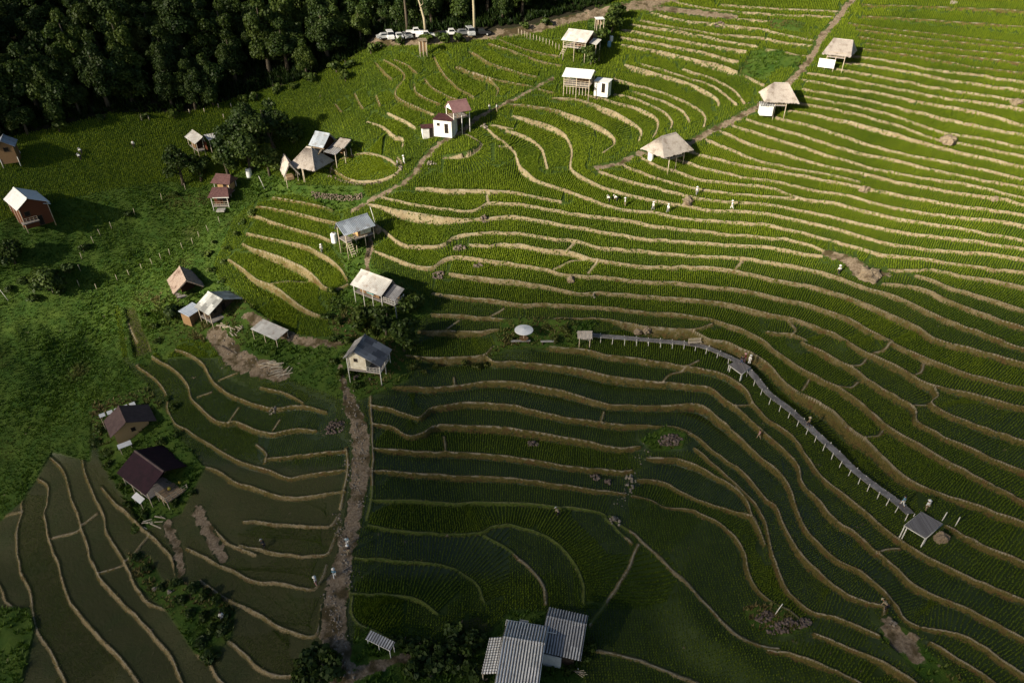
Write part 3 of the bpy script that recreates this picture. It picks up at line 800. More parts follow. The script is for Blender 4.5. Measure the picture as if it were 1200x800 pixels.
def make_tree(name, label, cat, leafm, h, w, seed, leaf=.55, per=70, bark=None, trunk_h=.35, nl=9, squash=.85, group=None, bare=0.0):
    r = np.random.default_rng(seed); t = thing(name, label, cat, (0, 0, -100), 0, group)
    lobes = []
    zc = h*(trunk_h+(1-trunk_h)*.45)
    for i in range(nl):
        a = r.uniform(0, 6.28); d = w*.5*math.sqrt(r.random())*.78; z = zc+(h-zc)*r.uniform(-.75, .72)*(1-.5*d/(w*.5))
        lobes.append((d*math.cos(a), d*math.sin(a), z, w*r.uniform(.17, .30)))
    lobes.append((0, 0, zc, w*.34)); lobes.append((r.normal(0, .3), r.normal(0, .3), h-w*.18, w*.2))
    V, F, T = crown_mesh('crown', leafm, lobes, leaf, per, r, squash)
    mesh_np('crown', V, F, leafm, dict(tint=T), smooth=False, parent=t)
    m = MB(); k = h*.028+.06; lean = (r.normal(0, .3), r.normal(0, .3))
    m.path([(0, 0, -.6), (lean[0]*.3, lean[1]*.3, h*.2), (lean[0], lean[1], h*.5), (lean[0]*1.4, lean[1]*1.4, h*.85)], [k*1.5, k, k*.7, k*.2])
    for (x, y, z, R) in lobes[:6]:
        s0 = r.uniform(.3, .6); m.path([(lean[0]*s0, lean[1]*s0, h*s0*.9), (x*.5, y*.5, (z+h*s0)*.5), (x, y, z)], [k*.45, k*.3, k*.1], 5)
    m.build('trunk', bark or BARK, t, True)
    return t
def drop(u, v, dz=0.0):
    p = at(u, v); return Vector((p.x, p.y, p.z+dz))
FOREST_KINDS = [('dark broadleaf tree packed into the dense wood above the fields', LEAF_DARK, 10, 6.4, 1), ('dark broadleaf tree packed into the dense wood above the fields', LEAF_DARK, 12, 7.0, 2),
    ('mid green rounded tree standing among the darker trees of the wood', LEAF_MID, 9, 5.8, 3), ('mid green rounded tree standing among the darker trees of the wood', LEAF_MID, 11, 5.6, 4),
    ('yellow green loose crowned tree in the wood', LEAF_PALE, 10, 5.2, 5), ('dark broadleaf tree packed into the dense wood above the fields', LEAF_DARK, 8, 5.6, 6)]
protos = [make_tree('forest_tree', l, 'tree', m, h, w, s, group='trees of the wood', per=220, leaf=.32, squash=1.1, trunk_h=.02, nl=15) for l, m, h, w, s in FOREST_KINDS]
used = set(); spots = []
r_ = np.random.default_rng(5)
cx_ = r_.uniform(-150, 60, 9000); cy_ = r_.uniform(110, 235, 9000); u, v = project(cx_, cy_, hB(cx_, cy_))
ok = nearest(forest, u, v) & (u > -45) & (u < 770) & (v > -48); cx_, cy_, u, v = cx_[ok], cy_[ok], u[ok], v[ok]
for x, y, uu, vv in zip(cx_, cy_, u, v):
    if any((x-a)**2+(y-b)**2 < 15 for a, b in spots): continue
    if nearest(PD, uu, vv) < 1.6 or nearest(PD, uu, vv+8) < .8: continue
    if 440 < uu < 600 and not nearest(forest, uu, vv+9): continue
    spots.append((x, y))
spots.sort(key=lambda p: p[1])
for i, (x, y) in enumerate(spots[:290]):
    uu, vv = project(x, y, float(hB(x, y)))
    lit = np.interp(uu, [0, 250, 450, 700], [.08, .25, .6, .75])  # sunlit right side of the wood put into colour by paler leaves
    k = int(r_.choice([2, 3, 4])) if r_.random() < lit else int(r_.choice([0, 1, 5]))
    z = float(ground_z(x, y)); sc = float(r_.uniform(.68, 1.3)); rz = float(r_.uniform(0, 6.28)); zs = sc*float(r_.uniform(.85, 1.2))
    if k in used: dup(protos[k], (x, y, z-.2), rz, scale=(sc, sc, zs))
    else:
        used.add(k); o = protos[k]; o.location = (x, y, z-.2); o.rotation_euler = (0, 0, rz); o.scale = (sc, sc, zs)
for k in range(len(protos)):
    if k not in used:
        for c in list(protos[k].children): bpy.data.objects.remove(c)
        bpy.data.objects.remove(protos[k])
print('forest', min(len(spots), 290), len(spots))
# single trees and bushes: (u, v of the foot, height, width, leaf, label)
def tree_at(u, v, h, w, mat, seed, label, name='tree', cat='tree', **kw):
    t = make_tree(name, label, cat, mat, h, w, seed, **kw); t.location = drop(u, v, -.1); t.rotation_euler = (0, 0, seed*1.7); return t
for a in [(215, 216, 8.5, 6, LEAF_DARK, 21, 'dark bushy tree, leftmost of the clump behind the red brown huts'),
          (236, 212, 6.0, 5.0, LEAF_DARK, 22, 'dark tree just below the small twin roofed hut'),
          (268, 208, 8.5, 7.0, LEAF_DARK, 23, 'tall dark tree directly behind the upper red brown hut'),
          (295, 200, 13, 11, LEAF_DARK, 24, 'largest dark tree in the clump left of the thatched huts'),
          (296, 178, 10.5, 8, LEAF_DARK, 25, 'dark tree to the right of the small twin roofed hut'),
          (322, 178, 11, 7, LEAF_DARK, 26, 'dark tree above the others beside the metal roofed house'),
          (316, 206, 6.5, 6, LEAF_MID, 27, 'rounded mid green tree next to the small thatched hut'),
          (345, 168, 5.0, 4.5, LEAF_MID, 39, 'low bright green tree behind the large thatched hut'),
          (692, 76, 4.6, 4.2, LEAF_MID, 28, 'dark drooping round tree in front of the sunny tan roofed house'),
          (703, 52, 4.0, 4.5, LEAF_MID, 29, 'shaggy tree at the right side of the sunny tan roofed house'),
          (716, 38, 4.5, 4.5, LEAF_MID, 30, 'bushy tree in the gully below the dirt road'),
          (722, 24, 4.0, 4.0, LEAF_MID, 40, 'low tree at the top of the gully beside the dirt road'),
          (425, 385, 4.4, 4.6, LEAF_MID, 31, 'green tree below the pale roofed stilt house'),
          (452, 392, 5.2, 4.2, LEAF_DARK, 32, 'dark tree rising behind the white gabled stilt house'),
          (474, 410, 5.6, 5.2, LEAF_DARK, 33, 'large dark tree on the right side of the white gabled stilt house'),
          (482, 363, 2.6, 5.0, LEAF_MID, 34, 'wide low leafy tree right of the pale roofed stilt house'),
          (415, 292, 2.6, 3.2, LEAF_MID, 35, 'small tree below the blue grey roofed stilt hut'),
          (58, 338, 4.5, 6.0, LEAF_DARK, 36, 'near black spreading tree down in the ravine'),
          (18, 308, 4.5, 5.5, LEAF_DARK, 37, 'dark tree in the ravine below the white roofed house'),
          (205, 372, 2.5, 3.8, LEAF_DARK, 38, 'low dark tree at the foot of the brown thatched hut')]:
    tree_at(*a, trunk_h=.12, per=95, leaf=.42)
# shrubs
def bush_group(spots, mat, label, group, hr=(.8, 1.6), wr=(1.2, 2.4), seed=0):
    r = np.random.default_rng(seed); ps = [make_tree('shrub', label, 'shrub', mat, 1.0, 1.5, 60+seed+i, leaf=.26, per=230, trunk_h=.02, nl=6, group=group) for i in range(2)]
    for i, (u, v) in enumerate(spots):
        h = float(r.uniform(*hr)); w = float(r.uniform(*wr))/1.5; rz = float(r.uniform(0, 6.28)); loc = drop(u, v, -.1)
        if i < 2: o = ps[i]; o.location = loc; o.rotation_euler = (0, 0, rz); o.scale = (w, w, h)
        else: dup(ps[i % 2], loc, rz, scale=(w, w, h))
bush_group([(372, 772), (385, 778), (360, 785), (375, 792), (392, 786), (350, 796), (362, 797)], LEAF_DARK, 'dark shrub in the thicket left of the stony path at its lower end', 'shrubs left of the path end', (1.4, 2.2), (2.0, 3.0), 1)
bush_group([(468, 756), (482, 762), (500, 756), (515, 768), (492, 772), (530, 760), (545, 768), (528, 784), (508, 786), (548, 786), (560, 796), (484, 786), (535, 740), (552, 752)], LEAF_DARK, 'dark shrub in the gloomy thicket between the metal shelter and the corrugated house', 'shrubs by the corrugated house', (1.2, 2.4), (2.0, 3.2), 2)
bush_group([(160, 655), (172, 668), (190, 690), (205, 685), (225, 692), (240, 700), (215, 705), (255, 705), (262, 720), (240, 725), (222, 720), (250, 740), (236, 755), (262, 738), (246, 768)], LEAF_DARK, 'dark green shrub on the overgrown bank between the lower left paddies', 'shrubs on the overgrown bank', (.7, 1.3), (1.5, 2.6), 3)
bush_group([(390, 345), (396, 362), (398, 380), (392, 400), (408, 402), (385, 372), (404, 420), (412, 438), (418, 455), (398, 440), (436, 392), (392, 425)], LEAF_MID, 'leafy shrub on the scrubby strip between the stilt houses and the left fields', 'shrubs on the scrubby strip', (.7, 1.5), (1.3, 2.4), 4)
bush_group([(486, 432), (498, 436), (510, 430), (545, 424), (560, 430), (572, 428), (600, 400), (640, 385), (650, 398), (662, 388), (605, 392)], LEAF_PALE, 'pale leafy shrub on the bank right of the white gabled house', 'shrubs on the middle bank', (.5, 1.1), (1.0, 1.9), 5)
bush_group([(118, 505), (112, 520), (126, 545), (132, 560), (125, 530), (140, 572), (204, 478), (196, 468), (190, 520), (208, 512), (150, 592), (170, 606), (205, 592), (226, 578), (160, 618)], LEAF_MID, 'weedy shrub around the two dark roofed houses at left', 'shrubs around the dark roofed houses', (.5, 1.2), (1.1, 2.2), 6)
bush_group([(250, 318), (262, 308), (268, 290), (278, 275), (285, 262), (295, 250), (240, 300), (225, 345), (262, 330), (180, 385), (172, 370), (186, 400), (252, 285)], LEAF_MID, 'scrubby shrub on the edge of the ravine beside the thatched brown hut', 'shrubs on the ravine edge', (.6, 1.4), (1.2, 2.4), 7)
bush_group([(30, 330), (80, 318), (40, 352), (70, 345), (10, 340), (100, 292), (0, 305), (150, 252), (205, 228), (48, 330), (62, 322)], LEAF_DARK, 'dark shrub in the bottom of the overgrown ravine', 'shrubs in the ravine', (.7, 1.7), (1.6, 3.2), 8)
bush_group([(668, 788), (684, 776), (690, 760), (676, 770)], LEAF_MID, 'leafy shrub at the right corner of the corrugated house', 'shrubs right of the corrugated house', (.6, 1.1), (1.0, 1.8), 9)
bush_group([(325, 110), (345, 104), (365, 96), (395, 86), (410, 80), (435, 64), (445, 56), (405, 95), (300, 117), (285, 122), (170, 138), (205, 138), (120, 140), (70, 153), (615, 34), (640, 30), (470, 52), (498, 52), (520, 50), (538, 50)], LEAF_MID, 'shrub along the edge of the wood', 'shrubs along the wood edge', (1.0, 2.6), (2.0, 3.8), 10)
# tall pale bare trunks rising from the wood's edge
for u, v, h, label in [(556, 41, 16, 'tall bare pale trunk rising behind the parked cars, rightmost of the bare trunks'), (477, 38, 12, 'thin dark bare trunk above the parked cars, left of the tall pale one'), (499, 37, 8, 'leaning pale bare trunk above the parked cars')]:
    t = thing('bare_tree', label, 'tree', drop(u, v)); r = random.Random(u); m = MB(); ln = 1.6 if u == 499 else .3
    m.path([(0, 0, -.3), (-.1*ln, 0, h*.35), (-.5*ln, .1, h*.7), (-1.0*ln, .1, h)], [.34, .28, .22, .1], 9); m.build('trunk', PALEBARK if u != 477 else BARK, t, True)
    m = MB()
    for k in range(5): a = r.uniform(0, 6.28); z = h*(.55+.09*k); m.path([(-.6*ln, .1, z), (math.cos(a)*1.2, math.sin(a)*1.2, z+.9), (math.cos(a)*2.2, math.sin(a)*2.2, z+2)], [.1, .07, .02], 5)
    m.build('branch', PALEBARK, t, True)

# ------------------------------------------------------------------ building materials
def simple(name, a, b, scale=3, rough=.8, bump=.02, detail=5, spec=.25, metal=0.0):
    P = NT(name); n = P.noise(scale, P.obj(), detail, .6); P.bump(P.noise(scale*5, P.obj(), 4), bump)
    if metal: P.b.inputs['Metallic'].default_value = metal
    return P.done(P.mix(P.ramp(n, .32, .68), a, b), rough, spec)
def sheets(name, a, b, stain, w=.8, l=1.9, contrast=1.0, rough=.5, stripe=0.0):
    P = NT(name); o = P.obj(); sx = P.node('ShaderNodeSeparateXYZ', {'Vector': o}, 0); sy = P.node('ShaderNodeSeparateXYZ', {'Vector': o}, 1)
    fx = P.math('FLOOR', P.math('DIVIDE', sx, w)); fy = P.math('FLOOR', P.math('DIVIDE', P.math('ADD', sy, P.math('MULTIPLY', fx, .37)), l))
    cv = P.node('ShaderNodeCombineXYZ', {'X': fx, 'Y': fy, 'Z': 0.0}); wn = P.node('ShaderNodeTexWhiteNoise', {'Vector': cv}, 0)
    c = P.mix(P.math('MULTIPLY', wn, contrast), a, b); c = P.mix(P.ramp(P.noise(1.1, o, 6, .7), .5, .75), c, stain)
    c = P.mix(P.ramp(P.noise(7, o, 4), .6, .8, 0, .5), c, stain)
    if stripe: c = P.mix(P.ramp(P.math('ABSOLUTE', P.math('SUBTRACT', P.math('FRACT', P.math('ADD', P.math('DIVIDE', sx, stripe), P.math('MULTIPLY', P.noise(.6, o), .3))), .5)), .18, .34), c, tuple(x*.32 for x in stain))
    return P.done(c, rough, .4)
def thatch(name, a, b, c):
    P = NT(name); o = P.obj(); st = P.node('ShaderNodeMapping', {'Vector': o, 'Scale': (9.0, 1.2, 1.2)})
    n = P.noise(2.2, st, 6, .7); col = P.mix(P.ramp(n, .3, .7), a, b); col = P.mix(P.ramp(P.noise(.9, o, 5), .48, .72), col, c); P.bump(n, .12, .9)
    return P.done(col, .95, .1)
def planks(name, a, b, dark, w=.18, axis=0):
    P = NT(name); o = P.obj(); sx = P.node('ShaderNodeSeparateXYZ', {'Vector': o}, axis); f = P.math('DIVIDE', sx, w); fl = P.math('FLOOR', f)
    wn = P.node('ShaderNodeTexWhiteNoise', {'W': fl}, 0, noise_dimensions='1D'); fr = P.math('FRACT', f)
    st = P.node('ShaderNodeMapping', {'Vector': o, 'Scale': (1.0, 6.0, 6.0) if axis else (6.0, 1.0, 1.0)})
    c = P.mix(P.math('ADD', P.math('MULTIPLY', wn, .7), P.math('MULTIPLY', P.noise(3, st, 5), .4)), a, b); c = P.mix(P.ramp(P.math('ABSOLUTE', P.math('SUBTRACT', fr, .5)), .40, .48), c, dark)
    return P.done(c, .85, .2)
THATCH = thatch('weathered grey thatch', (.33, .285, .25), (.54, .49, .445), (.25, .205, .17))
THATCHB = thatch('brown thatch', (.23, .165, .13), (.42, .34, .29), (.15, .095, .075))
STRAW = thatch('straw', (.20, .15, .10), (.31, .25, .18), (.11, .08, .05))
TIN = sheets('pale tin sheets', (.46, .44, .41), (.66, .64, .60), (.29, .205, .15))
TINWHITE = sheets('white tin sheets', (.72, .72, .71), (.82, .82, .82), (.60, .58, .55), contrast=.6)
TINBLUE = sheets('blue grey tin sheets', (.24, .27, .31), (.44, .48, .54), (.19, .165, .15), contrast=.9)
TINDARK = sheets('dark weathered tin sheets', (.075, .075, .085), (.36, .345, .34), (.13, .115, .11), w=.9, l=1.3)
TINPATCH = sheets('patchwork tin sheets', (.20, .20, .19), (.66, .66, .63), (.28, .26, .24), w=.75, l=1.1, contrast=1.0)
TINGREY = sheets('grey corrugated sheets', (.34, .34, .35), (.56, .56, .56), (.22, .20, .19), w=1.0, l=2.3, stripe=.34)
TINSTREAK = sheets('stained pale corrugated sheets', (.62, .62, .60), (.82, .80, .78), (.36, .33, .30), w=1.0, l=2.3, stripe=.34)
MAROON = simple('maroon roof paint', (.016, .004, .009), (.028, .007, .014), 1.2, .7)
BROWNROOF = simple('brown roof paint', (.075, .048, .047), (.11, .072, .068), 1.5, .5)
REDROOF = simple('red brown roof tiles', (.10, .048, .046), (.16, .08, .075), 3, .7)
PINKROOF = simple('dusty red roof sheets', (.22, .115, .115), (.28, .155, .15), 1.5, .6)
DARKROOF = simple('dark red tin', (.05, .02, .022), (.10, .04, .04), 2, .6)
WHITE = simple('white wall paint', (.62, .61, .58), (.78, .77, .74), 1.2, .8)
CREAM = simple('cream plank wall', (.56, .50, .38), (.72, .68, .58), 2, .8)
WOOD = planks('brown plank wall', (.15, .085, .042), (.30, .185, .095), (.04, .02, .012), .2)
WOODLIT = planks('ochre plank wall', (.38, .23, .10), (.58, .39, .20), (.12, .06, .025), .22)
REDWOOD = planks('red brown plank wall', (.085, .026, .014), (.14, .048, .024), (.02, .008, .005), .2)
POLE = simple('bare bamboo poles', (.42, .34, .24), (.62, .54, .42), 4, .75)
WHITEPOLE = simple('whitewashed poles', (.60, .58, .53), (.74, .72, .67), 4, .75)
DARKWOOD = simple('dark timber', (.05, .032, .02), (.11, .075, .05), 3, .85)
DECK = planks('grey bamboo deck', (.20, .175, .165), (.34, .31, .29), (.07, .06, .055), .14)
DECKX = planks('grey bamboo deck crosswise', (.20, .175, .165), (.34, .31, .29), (.07, .06, .055), .14, 1)
DECKLIT = planks('tan plank deck', (.26, .17, .10), (.40, .29, .18), (.07, .045, .03), .22)
DARK = simple('dim interior', (.012, .010, .008), (.02, .016, .012), 2, .9)
STONE = simple('field stones', (.14, .115, .09), (.30, .26, .21), 1.6, .9, .05)
RUBBLE = simple('dark rubble', (.07, .05, .042), (.20, .155, .13), 2.2, .9, .05)
CEMENT = simple('grey cement', (.30, .28, .26), (.42, .40, .37), 2, .9)
BLUETIN = simple('bluish white sheet', (.50, .56, .66), (.66, .70, .76), 1.5, .45)
PLASTIC = simple('white plastic', (.72, .73, .74), (.8, .8, .8), 1, .4)
TEAL = simple('turquoise trim', (.10, .36, .38), (.16, .45, .46), 2, .6)

def unpix(u, v, z):
    dx, dy, dz = (float(c) for c in rays(u, v)); t = (z-100)/dz
    return Vector((dx*t, dy*t, z))
def frame_of(a, b, base, h):
    """ridge ends a, b in the photograph, its height above the ground at base -> local frame"""
    z0 = at(*base).z; A = unpix(*a, z0+h); Bp = unpix(*b, z0+h); c = (A+Bp)/2; d = Bp-A
    return Vector((c.x, c.y, z0)), math.atan2(d.y, d.x), d.length
def gable_roof(t, L, h, rise, wp, wn, mat, over=.35, kind='rib', capmat=None, hip=0.0, lift=None):
    """ridge along x at height h; eaves at y = wp and y = -wn"""
    m = MB(); x0, x1 = -L/2-over, L/2+over; hp = h-rise; hn = h-rise if lift is None else h-lift
    kw = dict(pitch=.3, amp=.022, th=.03) if kind == 'rib' else dict(pitch=.34, amp=.06, th=.03) if kind == 'bigrib' else dict(pitch=.22, amp=.03, th=.2, jit=.14) if kind == 'thatch' else dict(pitch=1.2, amp=.004, th=.06)
    if hip:
        m.ribbed([(x0, -wn, hn), (x1, -wn, hn), (x1-hip, 0, h), (x0+hip, 0, h)], **kw); m.ribbed([(x1, wp, hp), (x0, wp, hp), (x0+hip, 0, h), (x1-hip, 0, h)], **kw)
        e = .02; m.ribbed([(x0, wp, hp), (x0, -wn, hn), (x0+hip, -.06, h-.02), (x0+hip, .06, h-.02)], **kw); m.ribbed([(x1, -wn, hn), (x1, wp, hp), (x1-hip, .06, h-.02), (x1-hip, -.06, h-.02)], **kw)
    else:
        if wn: m.ribbed([(x0, -wn, hn), (x1, -wn, hn), (x1, 0, h), (x0, 0, h)], **kw)
        if wp: m.ribbed([(x1, wp, hp), (x0, wp, hp), (x0, .012, h), (x1, .012, h)], **kw)
    r = m.build('roof', mat, t)
    rl = max(.3, (x1-x0)/2-hip); c = MB(); th = .05
    rp = (h-hp)/max(wp, .1); rn = (h-hn)/max(wn, .1)
    c.slab([(-rl, -.22, h-.22*rn+.06), (rl, -.22, h-.22*rn+.06), (rl, 0, h+.09), (-rl, 0, h+.09)], .03); c.slab([(-rl, .003, h+.09), (rl, .003, h+.09), (rl, .22, h-.22*rp+.06), (-rl, .22, h-.22*rp+.06)], .03)
    c.build('ridge_cap', capmat or mat, r)
    return r
def walls(t, x0, x1, y0, y1, z0, z1, mat, gable=None, wins=(), door=None, name='wall', openside=()):
    """four plank walls; gable=(ridge_y, height) closes the ends up to the roof; wins: (side, pos, z, w, h)"""
    m = MB(); th = .09
    def end(x, s):
        q = [(x, y0, z0), (x, y1, z0), (x, y1, z1)]+([(x, gable[0], gable[1])] if gable else [])+[(x, y0, z1)]
        if s < 0: q = [q[0]]+q[1:][::-1]
        m.slab(q, th)
    if 'w' not in openside: end(x0, -1)
    if 'e' not in openside: end(x1, 1)
    if 's' not in openside: m.box(((x0+x1)/2, y0+th/2+.003, (z0+z1)/2), (x1-x0-2*th-.006, th, z1-z0))
    if 'n' not in openside: m.box(((x0+x1)/2, y1-th/2-.003, (z0+z1)/2), (x1-x0-2*th-.006, th, z1-z0))
    w = m.build(name, mat, t)
    for side, p, z, ww, hh in wins: opening(t, 'window', side, p, z, ww, hh, x0, x1, y0, y1)
    if door: opening(t, 'door', door[0], door[1], z0+.98, .85, 1.9, x0, x1, y0, y1)
    return w
def opening(t, name, side, p, z, w, h, x0, x1, y0, y1):
    f = MB(); g = MB(); o = .03
    if side in 'ns':
        y = y1+o if side == 'n' else y0-o
        for dx, dz, sx, sz in ((0, h/2, w+.12, .07), (0, -h/2, w+.12, .07), (w/2, 0, .07, h), (-w/2, 0, .07, h)): f.box((p+dx, y, z+dz), (sx, .07, sz))
        g.box((p, y-.012 if side == 'n' else y+.012, z), (w-.07, .03, h-.07))
    else:
        x = x1+o if side == 'e' else x0-o
        for dy, dz, sy, sz in ((0, h/2, w+.12, .07), (0, -h/2, w+.12, .07), (w/2, 0, .07, h), (-w/2, 0, .07, h)): f.box((x, p+dy, z+dz), (.07, sy, sz))
        g.box((x-.012 if side == 'e' else x+.012, p, z), (.03, w-.07, h-.07))
    r = f.build(name, DARKWOOD, t); g.build('pane' if name == 'window' else 'leaf', DARK, r)
def posts(t, xy, top, mat, r=.07, sink=1.6, name='post'):
    for x, y in xy: MB().tube((x, y, -sink), (x, y, top(x, y) if callable(top) else top), r*1.1, r, 7).build(name, mat, t, True)
def rail(t, pts, z, mat, n=5, h=.85):
    m = MB()
    for (a, b) in zip(pts[:-1], pts[1:]):
        for k in (0, .5, 1): m.tube((*a, z+h*k*.95+.08), (*b, z+h*k*.95+.08), .03, .03, 5)
        for i in range(n+1):
            f = i/n; x = a[0]+(b[0]-a[0])*f; y = a[1]+(b[1]-a[1])*f; m.tube((x, y, z), (x, y, z+h+.05), .03, .03, 5)
    m.build('railing', mat, t)
def stairs(t, x, y, z, dx, dy, mat, w=.8):
    n = max(3, int(z/.3)); l = math.hypot(dx, dy); px, py = -dy/l*w/2, dx/l*w/2; m = MB()
    for s in (-1, 1): m.tube((x+s*px, y+s*py, z), (x+dx+s*px, y+dy+s*py, -.3), .045, .045, 5)
    for i in range(n): f = (i+.5)/n; m.box((x+dx*f, y+dy*f, z*(1-f)), (.22, w, .04), math.atan2(dy, dx))
    m.build('stairs', mat, t)
def hut(label, a, b, base, h, rise, wp, wn, roof, wall, floor=0.0, kind='rib', hip=0.0, over=.35, wallbox=None, wins=(), door=None, openside=(), post=WHITEPOLE, lift=None, name='stilt_house', cat='house', capmat=None, deck=None, gable=True, extra=None, ring=True):
    loc, yaw, L = frame_of(a, b, base, h); t = thing(name, label, cat, loc, yaw)
    gable_roof(t, L, h, rise, wp, wn, roof, over, kind, capmat, hip, lift)
    ez = h-rise; x0, x1 = -L/2+.05, L/2-.05; y0, y1 = -(wn-.45), wp-.45
    if hip: x0, x1 = x0+.15, x1-.15
    wx0, wx1, wy0, wy1 = wallbox or (x0, x1, y0, y1)
    def under(y): return h-(h-ez)*y/wp-.12 if y >= 0 else h-((h-ez) if lift is None else lift)*(-y)/wn-.12
    ztop = min(under(wy0), under(wy1))-.02
    if wall:
        g = None
        if gable and not hip: g = (min(max(0, wy0+.1), wy1-.1), under(0)-.05)
        walls(t, wx0, wx1, wy0, wy1, floor+.05 if floor else -.8, ztop, wall, g, wins, door, openside=openside)
    if floor:
        MB().box(((x0+x1)/2, (y0+y1)/2, floor-.06), (x1-x0+.1, y1-y0+.1, .14)).build('floor', deck or DECK, t)
    if ring:
        nx = max(2, int(round((x1-x0)/2.2))+1); pp = [(x0+(x1-x0)*i/(nx-1), y) for i in range(nx) for y in (y0, y1)]
        posts(t, pp, lambda x, y: under(y), post)
    else:
        posts(t, [(x, y) for x in (x0, x1) for y in (y0, y1)], floor if floor else 0.3, post)
    if extra: extra(t, dict(L=L, x0=x0, x1=x1, y0=y0, y1=y1, floor=floor, ez=ez, under=under))
    return t
def slabroof(t, quad, mat, name='awning', rib=True, th=.03, pitch=.3):
    m = MB(); m.ribbed(quad, pitch, .02, th); return m.build(name, mat, t)

# ---- 1. upper slope
def ex7(t, d):
    rail(t, [(d['x0'], d['y0']), (d['x1'], d['y0'])], d['floor'], POLE, 6)
    a = slabroof(t, [(d['x1']+.2, -1.9, 2.35), (d['x1']+2.1, -1.9, 2.1), (d['x1']+2.1, .6, 2.75), (d['x1']+.2, .6, 2.95)], TIN); posts(t, [(d['x1']+1.9, -1.7), (d['x1']+1.9, .4)], 2.2, POLE)
    stairs(t, d['x0']+.6, d['y0'], d['floor'], -.2, -1.7, POLE)
hut('tan and grey roofed stilt house with a red brown gable below the dirt road', (668, 34), (694, 37), (676, 58), 4.3, 1.7, 2.8, 3.5, TIN, REDWOOD, 1.3, wallbox=(-.2, 2.1, -1.6, 2.1), wins=[('e', 0.2, 3.0, .8, .8)], post=POLE, extra=ex7)
def ex8(t, d):
    for z in (d['floor'], ): rail(t, [(d['x0'], d['y1']), (d['x0'], d['y0']), (d['x1'], d['y0']), (d['x1'], d['y1'])], z, POLE, 6)
    m = MB()
    for i in range(9): x = d['x0']+(d['x1']-d['x0'])*i/8; m.tube((x, d['y0']+.1, -.5), (x, d['y0']+.1, 1.2), .06, .05, 6)
    m.tube((d['x0'], d['y0']+.1, 1.1), (d['x1'], d['y0']+.1, 1.1), .05, .05, 6); m.build('fence_panel', POLE, t)
hut('white tin roofed open stilt house with pale railing beside a little white shed', (665, 80), (695, 82.5), (674, 103), 4.1, 1.0, 2.5, 3.1, TINWHITE, WOOD, 1.5, wallbox=(-.8, 2.3, -.2, 1.7), post=POLE, extra=ex8)
def shed(label, a, b, base, h, wp, wn, roofm, wallm, slope=.25, door=None, wins=(), name='shed', cat='shed'):
    loc, yaw, L = frame_of(a, b, base, h); t = thing(name, label, cat, loc, yaw)
    slabroof(t, [(-L/2-.2, -wn-.2, h-slope), (L/2+.2, -wn-.2, h-slope), (L/2+.2, wp+.2, h), (-L/2-.2, wp+.2, h)], roofm, 'roof')
    m = MB(); th = .09; x0, x1, y0, y1 = -L/2, L/2, -wn, wp; z = h-slope-.06
    m.box((x0+th/2, (y0+y1)/2, z/2-.4), (th, y1-y0, z+.8)); m.box((x1-th/2, (y0+y1)/2, z/2-.4), (th, y1-y0, z+.8)); m.box((0, y0+th/2+.003, z/2-.4), (L-2*th-.006, th, z+.8)); m.box((0, y1-th/2-.003, z/2-.4), (L-2*th-.006, th, z+.8))
    m.build('wall', wallm, t)
    for w in wins: opening(t, 'window', *w, x0, x1, y0, y1)
    for p in door or (): opening(t, 'door', 's', p, 1.0, .7, 1.8, x0, x1, y0, y1)
    return t
shed('little white shed with a white roof right of the open stilt house', (699, 92), (715, 94), (705, 104), 2.5, 1.0, 1.0, TINWHITE, WHITE, door=(.5,))
# three white buildings on the stone path
shed('low white washroom with dark roof and two dark doors, lowest of the white buildings', (494, 148), (513, 146.5), (503, 161), 2.2, .9, .9, DARKROOF, WHITE, .15, door=(.1, 1.0))
shed('white block house with a dark red flat roof between the washroom and the pavilion', (511, 135.5), (532, 137.5), (521, 151), 2.9, 1.6, 1.6, DARKROOF, WHITE, .3, door=(.8,), wins=[('s', -.9, 1.7, .5, .5)])
def ex6(t, d):
    rail(t, [(d['x0'], d['y1']), (d['x0'], d['y0']), (d['x1'], d['y0'])], d['floor'], WOODLIT, 4)
hut('pavilion with a dusty red roof and white gable on white pillars', (526, 119), (545, 116), (545, 145), 5.2, 1.7, 2.0, 2.3, PINKROOF, None, 2.3, kind='flat', post=WHITE, over=.25, name='pavilion', cat='pavilion',
    extra=lambda t, d: (ex6(t, d), MB().slab([(d['x0']-.1, d['y0'], d['ez']+.3), (d['x0']-.1, 0, 5.05), (d['x0']-.1, d['y1'], d['ez']+.3)], .06).build('gable', WHITE, t), MB().box((0, 1.0, 1.0), (d['L']-.6, .1, 2.6)).build('wall', DARKWOOD, t)))
